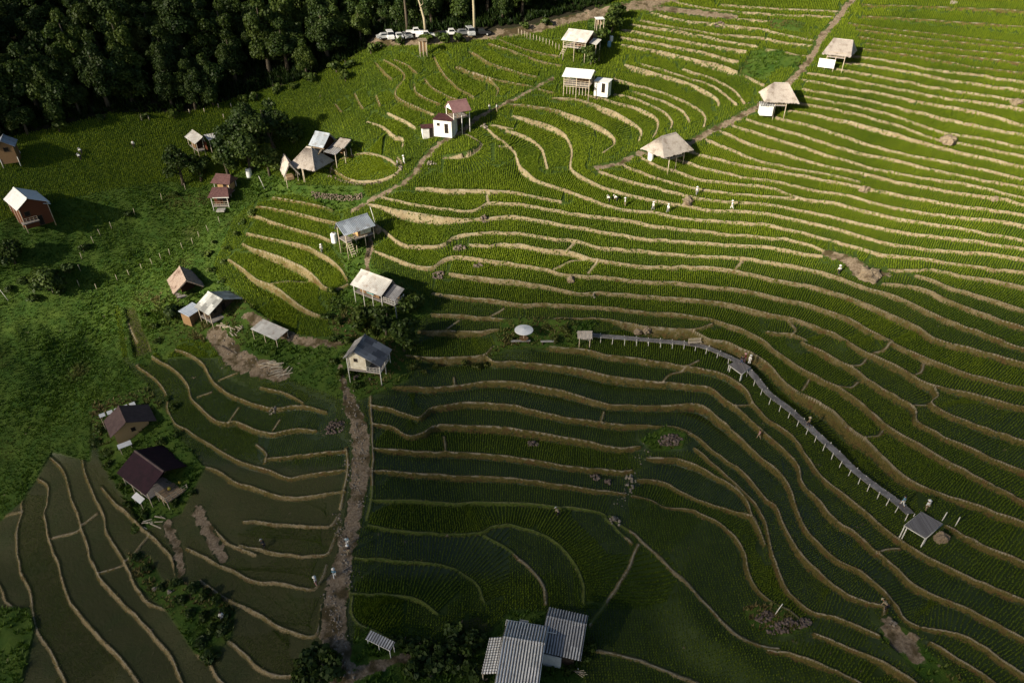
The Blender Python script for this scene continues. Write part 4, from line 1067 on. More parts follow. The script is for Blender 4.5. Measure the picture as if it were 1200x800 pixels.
# thatched huts along the channel
def railhut(t, d): rail(t, [(d['x0'], d['y1']), (d['x0'], d['y0']), (d['x1'], d['y0']), (d['x1'], d['y1'])], d['floor'], POLE, 5)
hut('grey thatched hut with a tall peak, lowest of the three on the stony channel', (774, 160), (793, 155), (784, 188), 5.2, 2.9, 3.1, 3.3, THATCH, WOOD, 1.5, 'thatch', hip=2.1, over=1.9, wallbox=(-1.6, 1.0, -.8, 2.0), post=POLE, extra=railhut, capmat=THATCH)
hut('grey thatched hut with a white corner wall, middle of three on the stony channel', (908, 97), (923, 97.5), (912, 128), 4.9, 2.7, 3.2, 4.1, THATCH, WOOD, 1.5, 'thatch', hip=1.9, over=2.1, wallbox=(-1.5, 1.2, -.6, 1.9), post=POLE, capmat=THATCH,
    extra=lambda t, d: (railhut(t, d), MB().box((d['x0']-1.5, d['y0']-.3, .4), (2.4, .12, 1.9)).box((d['x0']-2.65, d['y0']+.8, .4), (.12, 2.1, 1.9)).build('screen_wall', WHITE, t), slabroof(t, [(d['x0']-3.0, d['y0']-.5, 1.4), (d['x0'], d['y0']-.5, 1.4), (d['x0'], d['y0']+1.3, 1.75), (d['x0']-3.0, d['y0']+1.3, 1.75)], TINGREY)))
hut('grey thatched hut with a wide white front wall, uppermost on the stony channel', (977, 45), (1000, 47.5), (973, 74), 4.6, 2.3, 2.6, 4.2, THATCH, WOOD, 1.8, 'thatch', hip=.9, over=.9, wallbox=(-1.6, 1.4, -.6, 1.5), post=POLE, capmat=THATCH,
    extra=lambda t, d: (railhut(t, d), MB().box((-1.5, d['y0']-.1, .45), (3.2, .12, 1.7)).build('screen_wall', WHITE, t)))
# cluster beside the round field
hut('large thatched pavilion with a steep pyramid roof on pale posts', (360.5, 172), (363.5, 172.5), (368, 207), 5.6, 3.3, 3.1, 3.5, THATCH, None, 0, 'thatch', hip=2.7, over=3.0, post=POLE, name='thatched_pavilion', cat='pavilion', capmat=THATCH,
    extra=lambda t, d: MB().box((-.5, .6, .5), (3.0, 1.6, .9)).build('bench_platform', DECKLIT, t))
hut('small steep thatched hut left of the large thatched pavilion', (333, 181), (338, 190), (335, 208), 4.2, 2.6, 1.7, 1.5, THATCH, None, 0, 'thatch', over=.5, post=POLE, name='thatched_hut', cat='hut', capmat=THATCH, extra=lambda t, d: MB().box((0, 0, .3), (2, 1.4, .6)).build('bench_platform', DECKLIT, t))
def ex4(t, d):
    x = d['x1']; slabroof(t, [(x+.3, -2.6, 2.5), (x+3.2, -2.6, 2.3), (x+3.2, 1.2, 3.2), (x+.3, 1.2, 3.4)], TINGREY, 'side_roof'); m = MB(); m.ribbed([(x+1.5, -.9, 3.35), (x+4.2, -.9, 3.35), (x+4.2, 1.6, 4.3), (x+1.5, 1.6, 4.3)], .22, .03, .18, .12); m.build('thatch_roof', THATCH, t)
    posts(t, [(x+3.0, -2.4), (x+3.0, 1.0), (x+4.0, -.7), (x+4.0, 1.4)], 2.5, POLE); m = MB(); m.box((x+1.7, 1.3, 1.0), (2.6, .1, 2.6)); m.build('back_wall', WOOD, t)
    m = MB(); m.ribbed([(-1.6, -4.0, 2.35), (1.5, -4.0, 2.35), (1.5, -2.35, 3.0), (-1.6, -2.35, 3.0)], .22, .03, .12, .12); m.build('porch_roof', STRAW, t)
hut('blue grey metal roofed house behind the large thatched pavilion', (371, 154), (385, 156.5), (383, 188), 5.4, 2.1, 2.1, 2.7, TINBLUE, WOOD, 0, wallbox=(-1.6, 1.2, -1.6, 1.5), post=POLE, extra=ex4, name='farm_house')
# left side
hut('small grey roofed house with brown walls at the left edge below the wood', (3.5, 158), (0.5, 165), (6, 180), 3.7, 1.3, 2.0, 1.8, TINBLUE, WOOD, 0, wins=[('e', .3, 1.9, .8, .8)], name='farm_house', ring=False)
def ex2(t, d):
    rail(t, [(d['x1']+1.0, -2.2), (d['x1']+1.0, .2)], .7, POLE, 4); MB().box((d['x1']+.4, -1.0, .55), (1.5, 2.8, .15)).build('porch', DECK, t)
    slabroof(t, [(d['x1']+.35, d['y1']+.5, 2.75), (d['x0'], d['y1']+.5, 2.75), (d['x0'], d['y1']-.7, 3.2), (d['x1']+.35, d['y1']-.7, 3.2)], TINWHITE, 'lower_roof')
hut('white metal roofed house with red brown walls at the left edge', (16.5, 220), (31, 232), (31, 250), 4.9, 1.7, 3.3, 2.4, TINWHITE, REDWOOD, 0, wins=[('e', -.9, 2.0, .9, .9)], door=('e', .8), post=POLE, extra=ex2, name='farm_house')
t_ = hut('small hut with two pale angled roofs beside the dark trees', (226, 152.5), (237, 160), (236, 172), 3.4, 1.1, .25, 2.0, TIN, WOOD, .6, wallbox=(-1.3, 1.2, -1.4, .1), post=POLE, name='field_hut', cat='hut', gable=False,
    extra=lambda t, d: (slabroof(t, [(3.3, .9, 2.5), (3.3, 2.6, 2.5), (1.5, 3.4, 3.2), (1.2, .8, 3.2)], TIN, 'side_roof'), slabroof(t, [(1.2, .6, 3.2), (1.5, 3.2, 3.2), (.2, 3.2, 2.4), (.2, .6, 2.4)], TINBLUE, 'valley_roof'), posts(t, [(3.0, 1.1), (3.0, 2.4), (.4, 3.0)], 2.4, POLE), MB().box((1.6, .5, 1.2), (2.4, .1, 1.9)).build('back_wall', REDWOOD, t)))
hut('upper of the two red brown roofed huts by the dark trees, with an ochre wall', (252, 203.5), (271, 205), (259, 222), 3.6, 1.3, 1.6, 1.9, REDROOF, WOODLIT, .3, kind='flat', wallbox=(-1.3, 1.3, -1.1, 1.1), wins=[('s', .5, 1.6, .7, .7)], name='hut', cat='hut', hip=.5)
hut('lower of two red brown roofed huts, with white eave board and dark porch', (247, 220), (268, 219.5), (252, 242), 3.7, 1.2, 1.7, 2.3, REDROOF, REDWOOD, .5, kind='flat', wallbox=(-1.4, 1.4, -.9, 1.2), wins=[('s', -.4, 1.7, .7, .7)], door=('s', .7), name='hut', cat='hut', hip=.6,
    extra=lambda t, d: (MB().box((.5, -2.28, 2.47), (3.2, .05, .16)).build('eave_board', WHITE, t), rail(t, [(d['x0'], d['y0']), (d['x1'], d['y0'])], .5, POLE, 4), MB().box((.2, -2.9, .1), (1.6, 1.3, .3)).build('front_step', CEMENT, t)))
# middle
def ex12(t, d):
    rail(t, [(d['x0'], d['y0']), (.2, d['y0'])], d['floor'], POLE, 4); MB().box((1.3, d["y0"]+.1, 2.9), (2.2, .08, 1.0)).build('shutter', CREAM, t); stairs(t, d['x0']+.5, d['y0'], d['floor'], -.2, -1.8, POLE)
hut('stilt hut with a blue grey sloping metal roof in the middle of the slope', (395.5, 261), (428.5, 250.5), (414, 284), 5.0, 1.5, 1.0, 2.7, TINBLUE, WOODLIT, 1.9, wallbox=(-.1, 2.4, -1.7, .5), post=POLE, extra=ex12)
def ex13(t, d):
    x = d['x1']; m = MB(); m.ribbed([(x+.25, -2.5, 3.0), (x+2.9, -2.5, 2.8), (x+2.9, .1, 3.95), (x+.25, .1, 4.15)], .3, .022, .03, .15); m.build('porch_roof', TINDARK, t)
    posts(t, [(x+2.6, -2.2), (x+2.6, 0)], 2.85, WHITEPOLE, .09); MB().box((x+1.35, -1.2, 1.75), (2.7, 2.6, .12)).build('porch_floor', DECK, t); rail(t, [(x+2.65, 0), (x+2.65, -2.4), (x+.2, -2.4)], 1.8, WHITEPOLE, 4)
    MB().box((1.2, d['y0']-.55, 3.05), (1.6, .06, .14)).build('trim_board', TEAL, t); MB().box((x+1.2, -.3, 2.6), (1.8, .09, 1.5)).build('porch_wall', WOODLIT, t)
hut('stilt house with a big pale metal roof and a ragged dark porch roof', (425, 316), (458, 328), (452, 360), 4.8, 1.6, 1.2, 3.1, TIN, WOOD, 1.8, wallbox=(-2.2, 2.2, -2.2, .6), wins=[('s', 1.0, 2.7, .8, .8)], post=WHITEPOLE, extra=ex13)
def ex14(t, d):
    rail(t, [(d['x0'], -1.6), (d['x0'], -3.9), (d['x1'], -3.9)], d['floor'], WHITEPOLE, 4); r = random.Random(4); m = MB()
    for i in range(26): m.box((r.uniform(d['x0'], d['x1']), r.uniform(-3.3, 1.0), r.uniform(-.2, .5)), (r.uniform(.2, .6), r.uniform(.2, .6), r.uniform(.2, .5)), r.uniform(0, 3))
    m.build('firewood', RUBBLE, t)
hut('white gabled stilt house with small square window and dark patched roof', (414.5, 411), (427, 392.5), (424, 447), 6.2, 1.5, 1.9, 4.3, TINDARK, CREAM, 2.4, wallbox=(-1.9, 2.0, -1.55, 1.45), wins=[('w', .1, 4.2, .55, .55)], post=WHITEPOLE, lift=2.35, over=.3, extra=ex14)
hut('brown thatched hut with a steep gable at the edge of the ravine', (211, 313), (217.5, 327), (212, 352), 3.9, 2.1, 2.7, 2.8, THATCHB, WOOD, .5, 'thatch', over=.5, wallbox=(-1.2, 1.2, -1.2, 1.2), post=DARKWOOD, name='thatched_hut', cat='hut', capmat=THATCHB)
def ex16(t, d):
    r = random.Random(8); m = MB()
    for i in range(14): a = r.uniform(-.5, .5); x = d['x1']+r.uniform(.3, 2.4); y = r.uniform(-2.4, 2.2); m.box((x, y, r.uniform(.1, .6)), (r.uniform(1.0, 2.2), r.uniform(.1, .4), r.uniform(.05, .3)), r.uniform(0, 3))
    m.build('loose_boards', POLE, t); MB().box((d['x1']+.9, .3, .55), (1.8, 2.6, .14)).build('porch_floor', DECK, t)
hut('farmhouse with a patchwork grey tin roof and an open dark gable end', (245, 342), (259.5, 350), (252, 380), 4.6, 1.7, 3.9, 3.3, TINPATCH, DARKWOOD, .9, wallbox=(-1.3, .6, -2.5, 3.2), post=POLE, door=('e', .6), wins=[('e', -1.2, 2.0, .7, .7)], extra=ex16, name='farm_house')
shed('lean-to with a bluish white roof attached left of the patchwork roofed farmhouse', (212, 364.5), (227, 355), (222, 378), 2.7, .3, 1.7, BLUETIN, WOOD, .6, name='lean_to', cat='shed')
def openshed(label, a, b, base, h, wp, wn, roofm, slope, wallm=None, name='open_shed', post=POLE, cat='shed'):
    loc, yaw, L = frame_of(a, b, base, h); t = thing(name, label, cat, loc, yaw)
    slabroof(t, [(-L/2, -wn, h-slope), (L/2, -wn, h-slope), (L/2, wp, h), (-L/2, wp, h)], roofm, 'roof', pitch=.25)
    posts(t, [(x, y) for x in (-L/2+.2, 0, L/2-.2) for y in (-wn+.2, wp-.2)], lambda x, y: h-slope*(wp-y)/(wp+wn)-.07, post, .06)
    if wallm: MB().box((0, wp-.1, h/2-.5), (L-.5, .08, h+.6)).build('back_wall', wallm, t)
    return t
openshed('long low open shed with a pale corrugated roof in the farmyard', (307, 374), (337, 387), (318, 402), 2.3, .2, 2.7, TIN, .5, DARKWOOD)
# lower left
def ring18(t, d):
    m = MB()
    for i in range(5):
        y = -3.1+i*1.15; m.slab([(d['x0']-1.9, y, 3.0), (d['x0']-1.9, y+.85, 3.0), (d['x0']-.6, y+.85, 3.2), (d['x0']-.6, y, 3.2)][::-1], .03)
    m.build('skylight_panel', PLASTIC, t); posts(t, [(d['x0']-1.7, y) for y in (-3.0, -.8, 1.5)], 3.0, POLE, .05)
    MB().slab([(d['x1']+.5, -2.4, .9), (d['x1']+1.6, -2.4, .8), (d['x1']+1.6, -.4, .8), (d['x1']+.5, -.4, .9)], .05).build('awning', PLASTIC, t); posts(t, [(d['x1']+1.4, -2.2), (d['x1']+1.4, -.6), (d['x1']+.7, -2.2), (d['x1']+.7, -.6)], .8, POLE, .05)
hut('brown roofed house with an ochre plank gable, upper of two dark roofed houses', (139.5, 476.5), (147, 493.5), (157, 524), 4.3, 1.75, 4.1, 2.8, BROWNROOF, WOODLIT, 0, kind='flat', wallbox=(-1.4, 1.2, -2.2, 3.0), wins=[('e', .6, 1.6, .6, .7)], over=.35, name='farm_house', extra=ring18, ring=False)
def ex19(t, d):
    x = d['x1']; MB().box((x+1.5, -.4, 1.72), (3.0, 3.6, .14)).build('deck', DECKLIT, t); posts(t, [(x+2.9, -2.1), (x+2.9, 1.3), (x+.3, -2.1), (x+1.6, -2.1)], 2.55, POLE, .06)
    rail(t, [(x+.2, -2.15), (x+2.95, -2.15), (x+2.95, 1.35)], 1.8, POLE, 4); r = MB(); r.slab([(x-3.3, -4.3, .95), (x-1.0, -4.3, .95), (x-1.0, -3.4, 1.3), (x-3.3, -3.4, 1.3)], .05); r.build('side_awning', PLASTIC, t); posts(t, [(x-3.1, -4.1), (x-1.2, -4.1)], .95, POLE, .05)
    MB().box((x+.9, 2.3, 1.4), (2.2, 1.4, .12)).build('side_porch', DECK, t)
    for k, (a, b) in enumerate(((.9, -.4), (1.2, 1.2))):
        m = MB(); m.path([(x+a, b, 1.8), (x+a, b, 2.0), (x+a, b, 2.25), (x+a, b, 2.42)], [.2, .27, .2, .06], 9); m.build('paper_lamp', simple('yellow fabric %d' % k, (.55, .42, .06), (.66, .52, .10), 2), t, True)
hut('house with large maroon roof and tan plank deck, lower of two dark roofed houses', (159.5, 528.5), (190.5, 551), (188, 599), 5.0, 1.9, 4.0, 3.6, MAROON, WOODLIT, 1.7, kind='flat', wallbox=(-2.2, .9, -2.6, 3.0), door=('e', .6), wins=[('e', -1.3, 2.9, .8, .8)], over=.35, extra=ex19, capmat=BROWNROOF, post=POLE)
# the corrugated house at the bottom
def ex20(t, d):
    L, ez = d['L'], d['ez']; x0, x1 = d['x0'], d['x1']
    m = MB(); m.ribbed([(x0-2.1, -3.6, 2.3), (x0-2.1, 1.0, 2.3), (x0-.38, 1.0, 3.0), (x0-.38, -3.6, 3.0)][::-1], .32, .045, .03); m.build('side_roof', TINSTREAK, t)
    m = MB()
    for y in (2.3, 3.0): m.tube((x0-.4, y, 3.3), (x1+1.4, y, 3.3), .05, .05, 6)
    for i in range(4): x = x0-.4+(x1-x0+1.8)*i/3; m.tube((x, 2.25, 3.3), (x, 3.05, 3.3), .045, .045, 6); m.tube((x, 3.0, -1), (x, 3.0, 3.3), .05, .05, 6)
    m.build('pipe_trellis', WHITEPOLE, t); MB().box((x0+1.6, 3.5, 1.7), (1.1, .9, 1.4)).build('cistern', CEMENT, t); posts(t, [(x0-2.0, -3.3), (x0-2.0, .8)], 2.35, POLE)
hut('large house with a stained pale corrugated roof at the bottom edge', (591.5, 745.5), (636, 753), (612, 790), 4.6, 1.15, 2.9, 7.4, TINSTREAK, CEMENT, 0, wallbox=(-2.0, 1.9, -6.4, 2.0), wins=[('s', .5, 1.4, 1, .9)], over=.25, kind='bigrib', lift=2.0, extra=ex20, name='farm_house', ring=False)
def ex20b(t, d):
    MB().box((d['x0']+1.3, d['y0']-.25, .8), (2.2, .1, 2.6)).build('front_panel', WHITE, t); m = MB(); r = random.Random(3)
    for i in range(8): m.tube((d['x1']-.4+r.uniform(-.2, .6), d['y0']-.3, .1), (d['x1']+r.uniform(0, 1.2), d['y0']-r.uniform(.5, 1.6), 1.2), .03, .03, 5)
    m.build('leaning_pole', POLE, t)
hut('dark grey corrugated wing with a white front panel right of the stained pale roof', (642, 721.5), (685.5, 731), (660, 785), 3.9, .5, 1.6, 4.0, TINGREY, DARKWOOD, 0, wallbox=(-1.5, 1.6, -3.3, 1.1), over=.2, kind='bigrib', lift=1.2, extra=ex20b, name='house_wing', cat='house', ring=False)
loc, yaw, L = frame_of((431, 743), (460, 757), (445, 762), 1.6); t = thing('roofed_rack', 'long narrow grey metal roof on short posts beside the stony path', 'shelter', loc, yaw)
slabroof(t, [(-L/2, -.55, 1.5), (L/2, -.55, 1.5), (L/2, .55, 1.75), (-L/2, .55, 1.75)], TINGREY, 'roof'); posts(t, [(x, -.4) for x in (-L/2+.2, 0, L/2-.2)]+[(x, .4) for x in (-L/2+.2, L/2-.2)], 1.5, WHITEPOLE, .05); MB().box((0, -.52, 1.44), (L, .06, .1)).build('fascia', WHITE, t)

# ------------------------------------------------------------------ boardwalk and platforms
def deck_point(u, v, h):
    """plan position under a deck seen at (u, v) that stands h above its ground"""
    z = at(u, v+h*7).z
    for _ in range(4): p = unpix(u, v, z+h); z = float(ground_z(p.x, p.y))
    return unpix(u, v, z+h)
bw = resample(np.array([(690, 391), (720, 395), (760, 398.5), (800, 402), (825, 406), (850, 416), (868, 425), (884, 440), (900, 461), (925, 480), (950, 502), (975, 526), (1000, 549), (1025, 569), (1050, 587), (1068, 601)], float), 7)
bp = [deck_point(u, v, 1.0) for u, v in bw]
zs = np.array([p.z for p in bp]); zs = np.convolve(np.pad(zs, 5, mode='edge'), np.ones(11)/11, 'valid'); bp = [Vector((p.x, p.y, z)) for p, z in zip(bp, zs)]
o0 = bp[len(bp)//2].copy(); t = thing('boardwalk', 'long grey bamboo boardwalk winding across the paddies on short pale posts', 'boardwalk', o0)
m = MB(); rails = MB(); seg = 0; L = 0.0
nrm = []
for i in range(len(bp)):
    d = (bp[min(i+1, len(bp)-1)]-bp[max(i-1, 0)]); nrm.append(Vector((-d.y, d.x, 0)).normalized())
dense = []
for i in range(len(bp)-1):
    n = max(1, int((bp[i+1]-bp[i]).length/.17))
    for k in range(n): f = k/n; dense.append((bp[i].lerp(bp[i+1], f)-o0, nrm[i].lerp(nrm[i+1], f)))
rb = random.Random(2)
for p, q in dense:
    w = .58+rb.uniform(-.05, .05); m.box((p.x, p.y, p.z+rb.uniform(-.012, .012)), (2*w, .14, .04), math.atan2(q.y, q.x))
m.build('deck', simple('split bamboo slats', (.17, .15, .145), (.36, .33, .31), .8, .85, detail=8), t)
for s in (-1, 1): MB().path([p+q*s*.42+Vector((0, 0, -.07)) for p, q in dense[::6]], [.05]*len(dense[::6]), 5).build('bearer', POLE, t, True)
k = 0
for i in range(0, len(bp), 2):
    for s in (-1, 1):
        p = bp[i]+nrm[i]*s*.5; MB().tube(p-o0+Vector((rb.uniform(-.12, .12), rb.uniform(-.12, .12), -2.2)), p-o0+Vector((rb.uniform(-.04, .04), rb.uniform(-.04, .04), rb.uniform(.02, .3))), .065, .05, 6).build('post', WHITEPOLE, t, True)
def platform(label, quad, h, base, name='platform', extra_legs=True):
    z = at(*base).z+h; c = [unpix(u, v, z) for u, v in quad]; o = sum(c, Vector())/len(c); o.z = z-h; t = thing(name, label, 'platform', o)
    q = [p-o for p in c]; m = MB(); n = int((q[1]-q[0]).length/.16)
    for i in range(n):
        a = q[0].lerp(q[1], (i+.06)/n); b = q[0].lerp(q[1], (i+.94)/n); cc = q[3].lerp(q[2], (i+.94)/n); dd = q[3].lerp(q[2], (i+.06)/n)
        m.slab([a, dd, cc, b][::-1], .05)
    m.build('deck', DECK, t)
    for i in range(4):
        a, b = q[i]+Vector((0, 0, -.13)), q[(i+1) % 4]+Vector((0, 0, -.13)); MB().tube(a, b, .065, .065, 6).build('edge_beam', WHITEPOLE, t, True)
    for p in q+([q[i].lerp(q[(i+1) % 4], .12) for i in range(4)] if extra_legs else []): p = p*.96; MB().tube((p.x, p.y, -1.8), (p.x, p.y, p.z-.06), .075, .065, 7).build('post', WHITEPOLE, t, True)
    return t
platform('square bamboo platform at the lower right end of the boardwalk', [(1060, 615), (1085, 630), (1105, 613), (1080, 599)], 1.5, (1082, 632))
platform('small bamboo platform beside the boardwalk where three visitors stand', [(854, 427), (869, 438), (880, 430), (866, 421)], 1.5, (866, 446))
# low bench with a slatted back near the middle of the walk
loc = deck_point(814, 403, 1.0); t = thing('bench', 'slatted bamboo bench standing on the boardwalk left of the small platform', 'bench', loc, .1)
MB().box((0, 0, .42), (2.2, .5, .06)).build('seat', POLE, t); m = MB(); [m.box((0, .26, z), (2.2, .05, .09)) for z in (.62, .8, .98)]; m.build('backrest', POLE, t)
for x in (-1, 1):
    for y in (-.2, .25): MB().tube((x, y, 0), (x, y, 1.0 if y > 0 else .42), .04, .04, 6).build('leg', POLE, t)
# round parasol shelter, thatched shelter and plank benches at the start of the walk
p = at(614, 399); t = thing('round_shelter', 'round white flat topped parasol shelter in the middle of the slope', 'shelter', p)
m = MB(); n = 28; R0 = 1.55
V = [(0, 0, 2.55)]+[(R0*math.cos(6.283*i/n), R0*math.sin(6.283*i/n), 2.28) for i in range(n)]+[(R0*math.cos(6.283*i/n), R0*math.sin(6.283*i/n), 2.2) for i in range(n)]
m.add(V, [(0, i+1, (i+1) % n+1) for i in range(n)]+[(i+1, n+i+1, n+(i+1) % n+1, (i+1) % n+1) for i in range(n)]+[tuple(range(2*n, n, -1))]); m.build('canopy', PLASTIC, t)
MB().tube((0, 0, -.5), (0, 0, 2.4), .06, .05, 8).build('pole', POLE, t, True); MB().tube((0, 0, .55), (0, 0, .62), .75, .75, 18).build('table_top', WOOD, t)
hut('tiny low thatched shelter at the left end of the boardwalk', (679, 388), (692, 388), (687, 400), 2.2, .8, .9, 1.1, THATCH, None, 0, 'thatch', over=.3, post=POLE, name='thatched_shelter', cat='shelter', capmat=THATCH)
for u, v, l, lab in [(610, 402, 3.2, 'plank bench below the round parasol shelter'), (642, 402, 2.6, 'pale plank bench between the parasol shelter and the tiny thatched shelter')]:
    t = thing('plank_bench', lab, 'bench', at(u, v), .03); MB().box((0, 0, .45), (l, .5, .06)).build('seat', CEMENT, t)
    for x in (-l/2+.3, l/2-.3): MB().box((x, 0, .1), (.12, .4, .64)).build('leg', DARKWOOD, t)

# ------------------------------------------------------------------ heaps, stones, wall
def heap(u, v, w, h, mat, label, seed, name='straw_heap', cat='heap', n=90, size=.35):
    r = np.random.default_rng(seed); bm_ = bmesh.new(); bmesh.ops.create_icosphere(bm_, subdivisions=4, radius=1)
    ph = r.random((7, 3))*6; fr = r.normal(0, 4, (7, 3))
    for vt in bm_.verts:
        k = sum(math.sin(float(np.dot(fr[i], vt.co))+ph[i, 0]) for i in range(7))*.06+r.normal(0, .045)
        f = 1+k; z = max(vt.co.z, -.25); vt.co = Vector((vt.co.x*w/2.5*f, vt.co.y*w/3*f, z*h*.62*f))
    me = bpy.data.meshes.new(name); bm_.to_mesh(me); bm_.free(); me.materials.append(mat); o = bpy.data.objects.new(name, me); COL.objects.link(o)
    o.location = at(u, v); o.rotation_euler = (0, 0, seed*.9); return tag(o, label, cat)
def rocks(u, v, w, d, n, size, mat, label, seed, name='stone_heap', cat='stones', hh=.7):
    r = np.random.default_rng(seed); m = MB(); p0 = at(u, v)
    for i in range(n):
        a = r.uniform(0, 6.28); rr = math.sqrt(r.random()); x, y = rr*math.cos(a)*w*.4, rr*math.sin(a)*d*.4; s = size*r.uniform(.6, 1.35)
        z = float(ground_z(p0.x+x, p0.y+y))-p0.z+(1-rr)*hh*r.uniform(.3, 1)
        b = bmesh.new(); bmesh.ops.create_icosphere(b, subdivisions=1, radius=s*.5)
        e = Matrix.Rotation(r.uniform(0, 6.28), 3, 'Z') @ Matrix.Rotation(r.uniform(0, 3), 3, 'X'); sc = r.uniform(.6, 1.3, 3)
        b.verts.index_update(); V = [e @ Vector((q.co.x*sc[0], q.co.y*sc[1], q.co.z*sc[2]*.8))*float(r.uniform(.85, 1.15))+Vector((x, y, z)) for q in b.verts]
        m.add(V, [tuple(q.index for q in f.verts) for f in b.faces]); b.free()
    o = m.build(name, mat); o.location = p0; return tag(o, label, cat)
for a in [(1112, 166, 4.2, 1.7, STRAW, 'grey straw heap alone in the sunny fields at upper right', 1), (1190, 120, 3.0, 1.1, STRAW, 'grey straw heap at the right edge of the picture', 2),
          (1019, 324, 4.6, 2.2, STRAW, 'large brown earth and straw mound on bare ground at right', 3), (1013, 222, 2.6, 1.3, STRAW, 'small straw heap on a terrace edge right of the seven workers', 4),
          (806, 236, 3.6, 1.1, STRAW, 'flat brown straw heap beside the workers in the paddies', 5), (669, 329, 1.9, 1.3, STRAW, 'small straw heap on a terrace edge in mid slope', 6),
          (748, 388, 1.9, 1.2, STRAW, 'brown straw heap above the boardwalk, left of a pair', 7), (759, 388.5, 2.0, 1.3, STRAW, 'brown straw heap above the boardwalk, right of a pair', 8),
          (443, 271, 2.3, 1.9, STRAW, 'brown straw stack with a leaning pole beside the blue grey roofed stilt hut', 9), (1103, 632, 1.9, 1.6, STRAW, 'rounded straw stack beside the square end platform', 10),
          (1165, 233, 1.6, .9, STRAW, 'little brown straw heap on a wide bank near the right edge', 11)]:
    heap(*a)
for a in [(569, 258, 2.2, 1.4, 16, .6, RUBBLE, 'dark stone heap on a terrace corner left of mid slope', 21), (539, 291, 2.8, 1.6, 26, .6, RUBBLE, 'dark stone heap where bunds meet above the pale roofed house', 22),
          (560, 311, 2.2, 1.2, 18, .5, RUBBLE, 'brown stone heap on a wide bank above the middle paddies', 23), (514, 323, 3.0, 2.2, 26, .6, RUBBLE, 'dark stone heap at the lower end of the shaded paddy by the pale roofed house', 24),
          (625, 520, 2.0, 1.2, 16, .55, RUBBLE, 'pale and dark stone heap in the lower left paddies of the main slope', 25), (697, 560, 2.0, 1.2, 16, .5, RUBBLE, 'stone heap left of the ditch, the nearer to the left of two', 26),
          (713, 565, 1.6, 1.0, 14, .45, RUBBLE, 'stone heap left of the ditch, the one on the right of two', 27), (785, 516, 4.6, 2.2, 70, .5, RUBBLE, 'large heap of dark stones and roots at the head of the ditch', 28),
          (925, 732, 6.0, 2.2, 110, .42, RUBBLE, 'long heap of dark stones in the lower right paddies', 29), (895, 722, 2.6, 1.6, 40, .4, RUBBLE, 'heap of dark stones at the foot of the curved bund, left of the long heap', 30),
          (392, 500, 4.0, 3.0, 80, .38, RUBBLE, 'brown stone heap on the left edge of the stony path', 31), (320, 481, 2.2, 1.0, 16, .4, STONE, 'pale stone heap on a bank left of the stony path', 32),
          (567, 149, 1.6, 1.0, 10, .7, STONE, 'pale boulders beside the path below the white buildings', 33), (505, 193, 2.6, 1.2, 14, .5, STONE, 'pale stones on the path bend below the white washroom', 34),
          (1117, 4, 2.0, 1.0, 10, .6, STONE, 'pale stones on the bare bank at the top edge', 35), (843, 27, 3.0, 1.2, 24, .5, RUBBLE, 'brown stones at the top between the sunny fields', 36),
          (183, 690, 1.2, .7, 6, .5, STONE, 'pale stones on the overgrown bank, left of two', 37), (200, 693, 1.2, .7, 6, .5, STONE, 'pale stones on the overgrown bank, right of two', 38),
          (722, 610, 2.2, 2.0, 18, .45, STONE, 'stones in the ditch where the two long bunds meet', 39), (738, 565, 1.6, 3.4, 26, .42, STONE, 'stones along the middle of the ditch', 40),
          (695, 350-2, 1.0, .8, 6, .35, STONE, 'few pale stones on a bank above the boardwalk', 41), (470, 197, 1.6, 1.2, 10, .5, STONE, 'pale stones right of the round field', 42), (1044, 732, 1.4, .8, 8, .4, STONE, 'pale stones on the bare slip at lower right', 43)]:
    rocks(*a)
def stone_wall(pts, h, label, seed):
    r = np.random.default_rng(seed); q = resample(np.array(pts, float), 2.2); m = MB(); P = [at(u, v) for u, v in q]; o = P[len(P)//2]
    for p in P:
        for k in range(int(h/.22)):
            s = r.uniform(.18, .34); b = bmesh.new(); bmesh.ops.create_icosphere(b, subdivisions=1, radius=s*.62); b.verts.index_update()
            c = Vector((p.x+r.normal(0, .12), p.y+r.normal(0, .08)+k*.08, p.z+k*.22+.05))-o
            m.add([Vector((x.co.x*1.2, x.co.y, x.co.z*.8))*float(r.uniform(.85, 1.15))+c for x in b.verts], [tuple(x.index for x in f.verts) for f in b.faces]); b.free()
    w = m.build('stone_wall', simple('wall stones', (.09, .065, .05), (.23, .18, .14), 1.5, .9, .05)); w.location = o; return tag(w, label, 'wall')
stone_wall([(366, 231), (385, 234), (405, 235), (424, 233)], 1.3, 'dry stone retaining wall below the round field', 1)
stone_wall([(385, 207), (405, 214), (425, 217), (447, 215)], .5, 'low stone edging round the lower side of the round field', 2)
# loose stones on the stony path and channels, too many to count
r = np.random.default_rng(77); pts = []
for u0, v0, u1, v1, n in [(a_, b_, c_, d_, int(e_*.4)) for a_, b_, c_, d_, e_ in [(404, 440, 416, 480, 60), (414, 470, 424, 540, 260), (410, 540, 424, 600, 230), (396, 600, 412, 690, 260), (385, 690, 400, 760, 200), (395, 765, 412, 790, 60), (940, 50, 1005, 0, 90), (830, 160, 935, 92, 110), (725, 595, 760, 520, 110), (440, 232, 500, 190, 60), (525, 165, 555, 140, 60), (300, 385, 345, 400, 60), (255, 395, 320, 440, 150)]]:
    f = r.random(n); pts.append(np.stack([u0+(u1-u0)*f+r.normal(0, 4.5, n), v0+(v1-v0)*f+r.normal(0, 3.0, n)], 1))
pts = np.concatenate(pts); V = []; F = []; b = bmesh.new(); bmesh.ops.create_icosphere(b, subdivisions=1, radius=.5); b.verts.index_update(); tv = np.array([x.co for x in b.verts]); tf = np.array([[x.index for x in f.verts] for f in b.faces]); b.free()
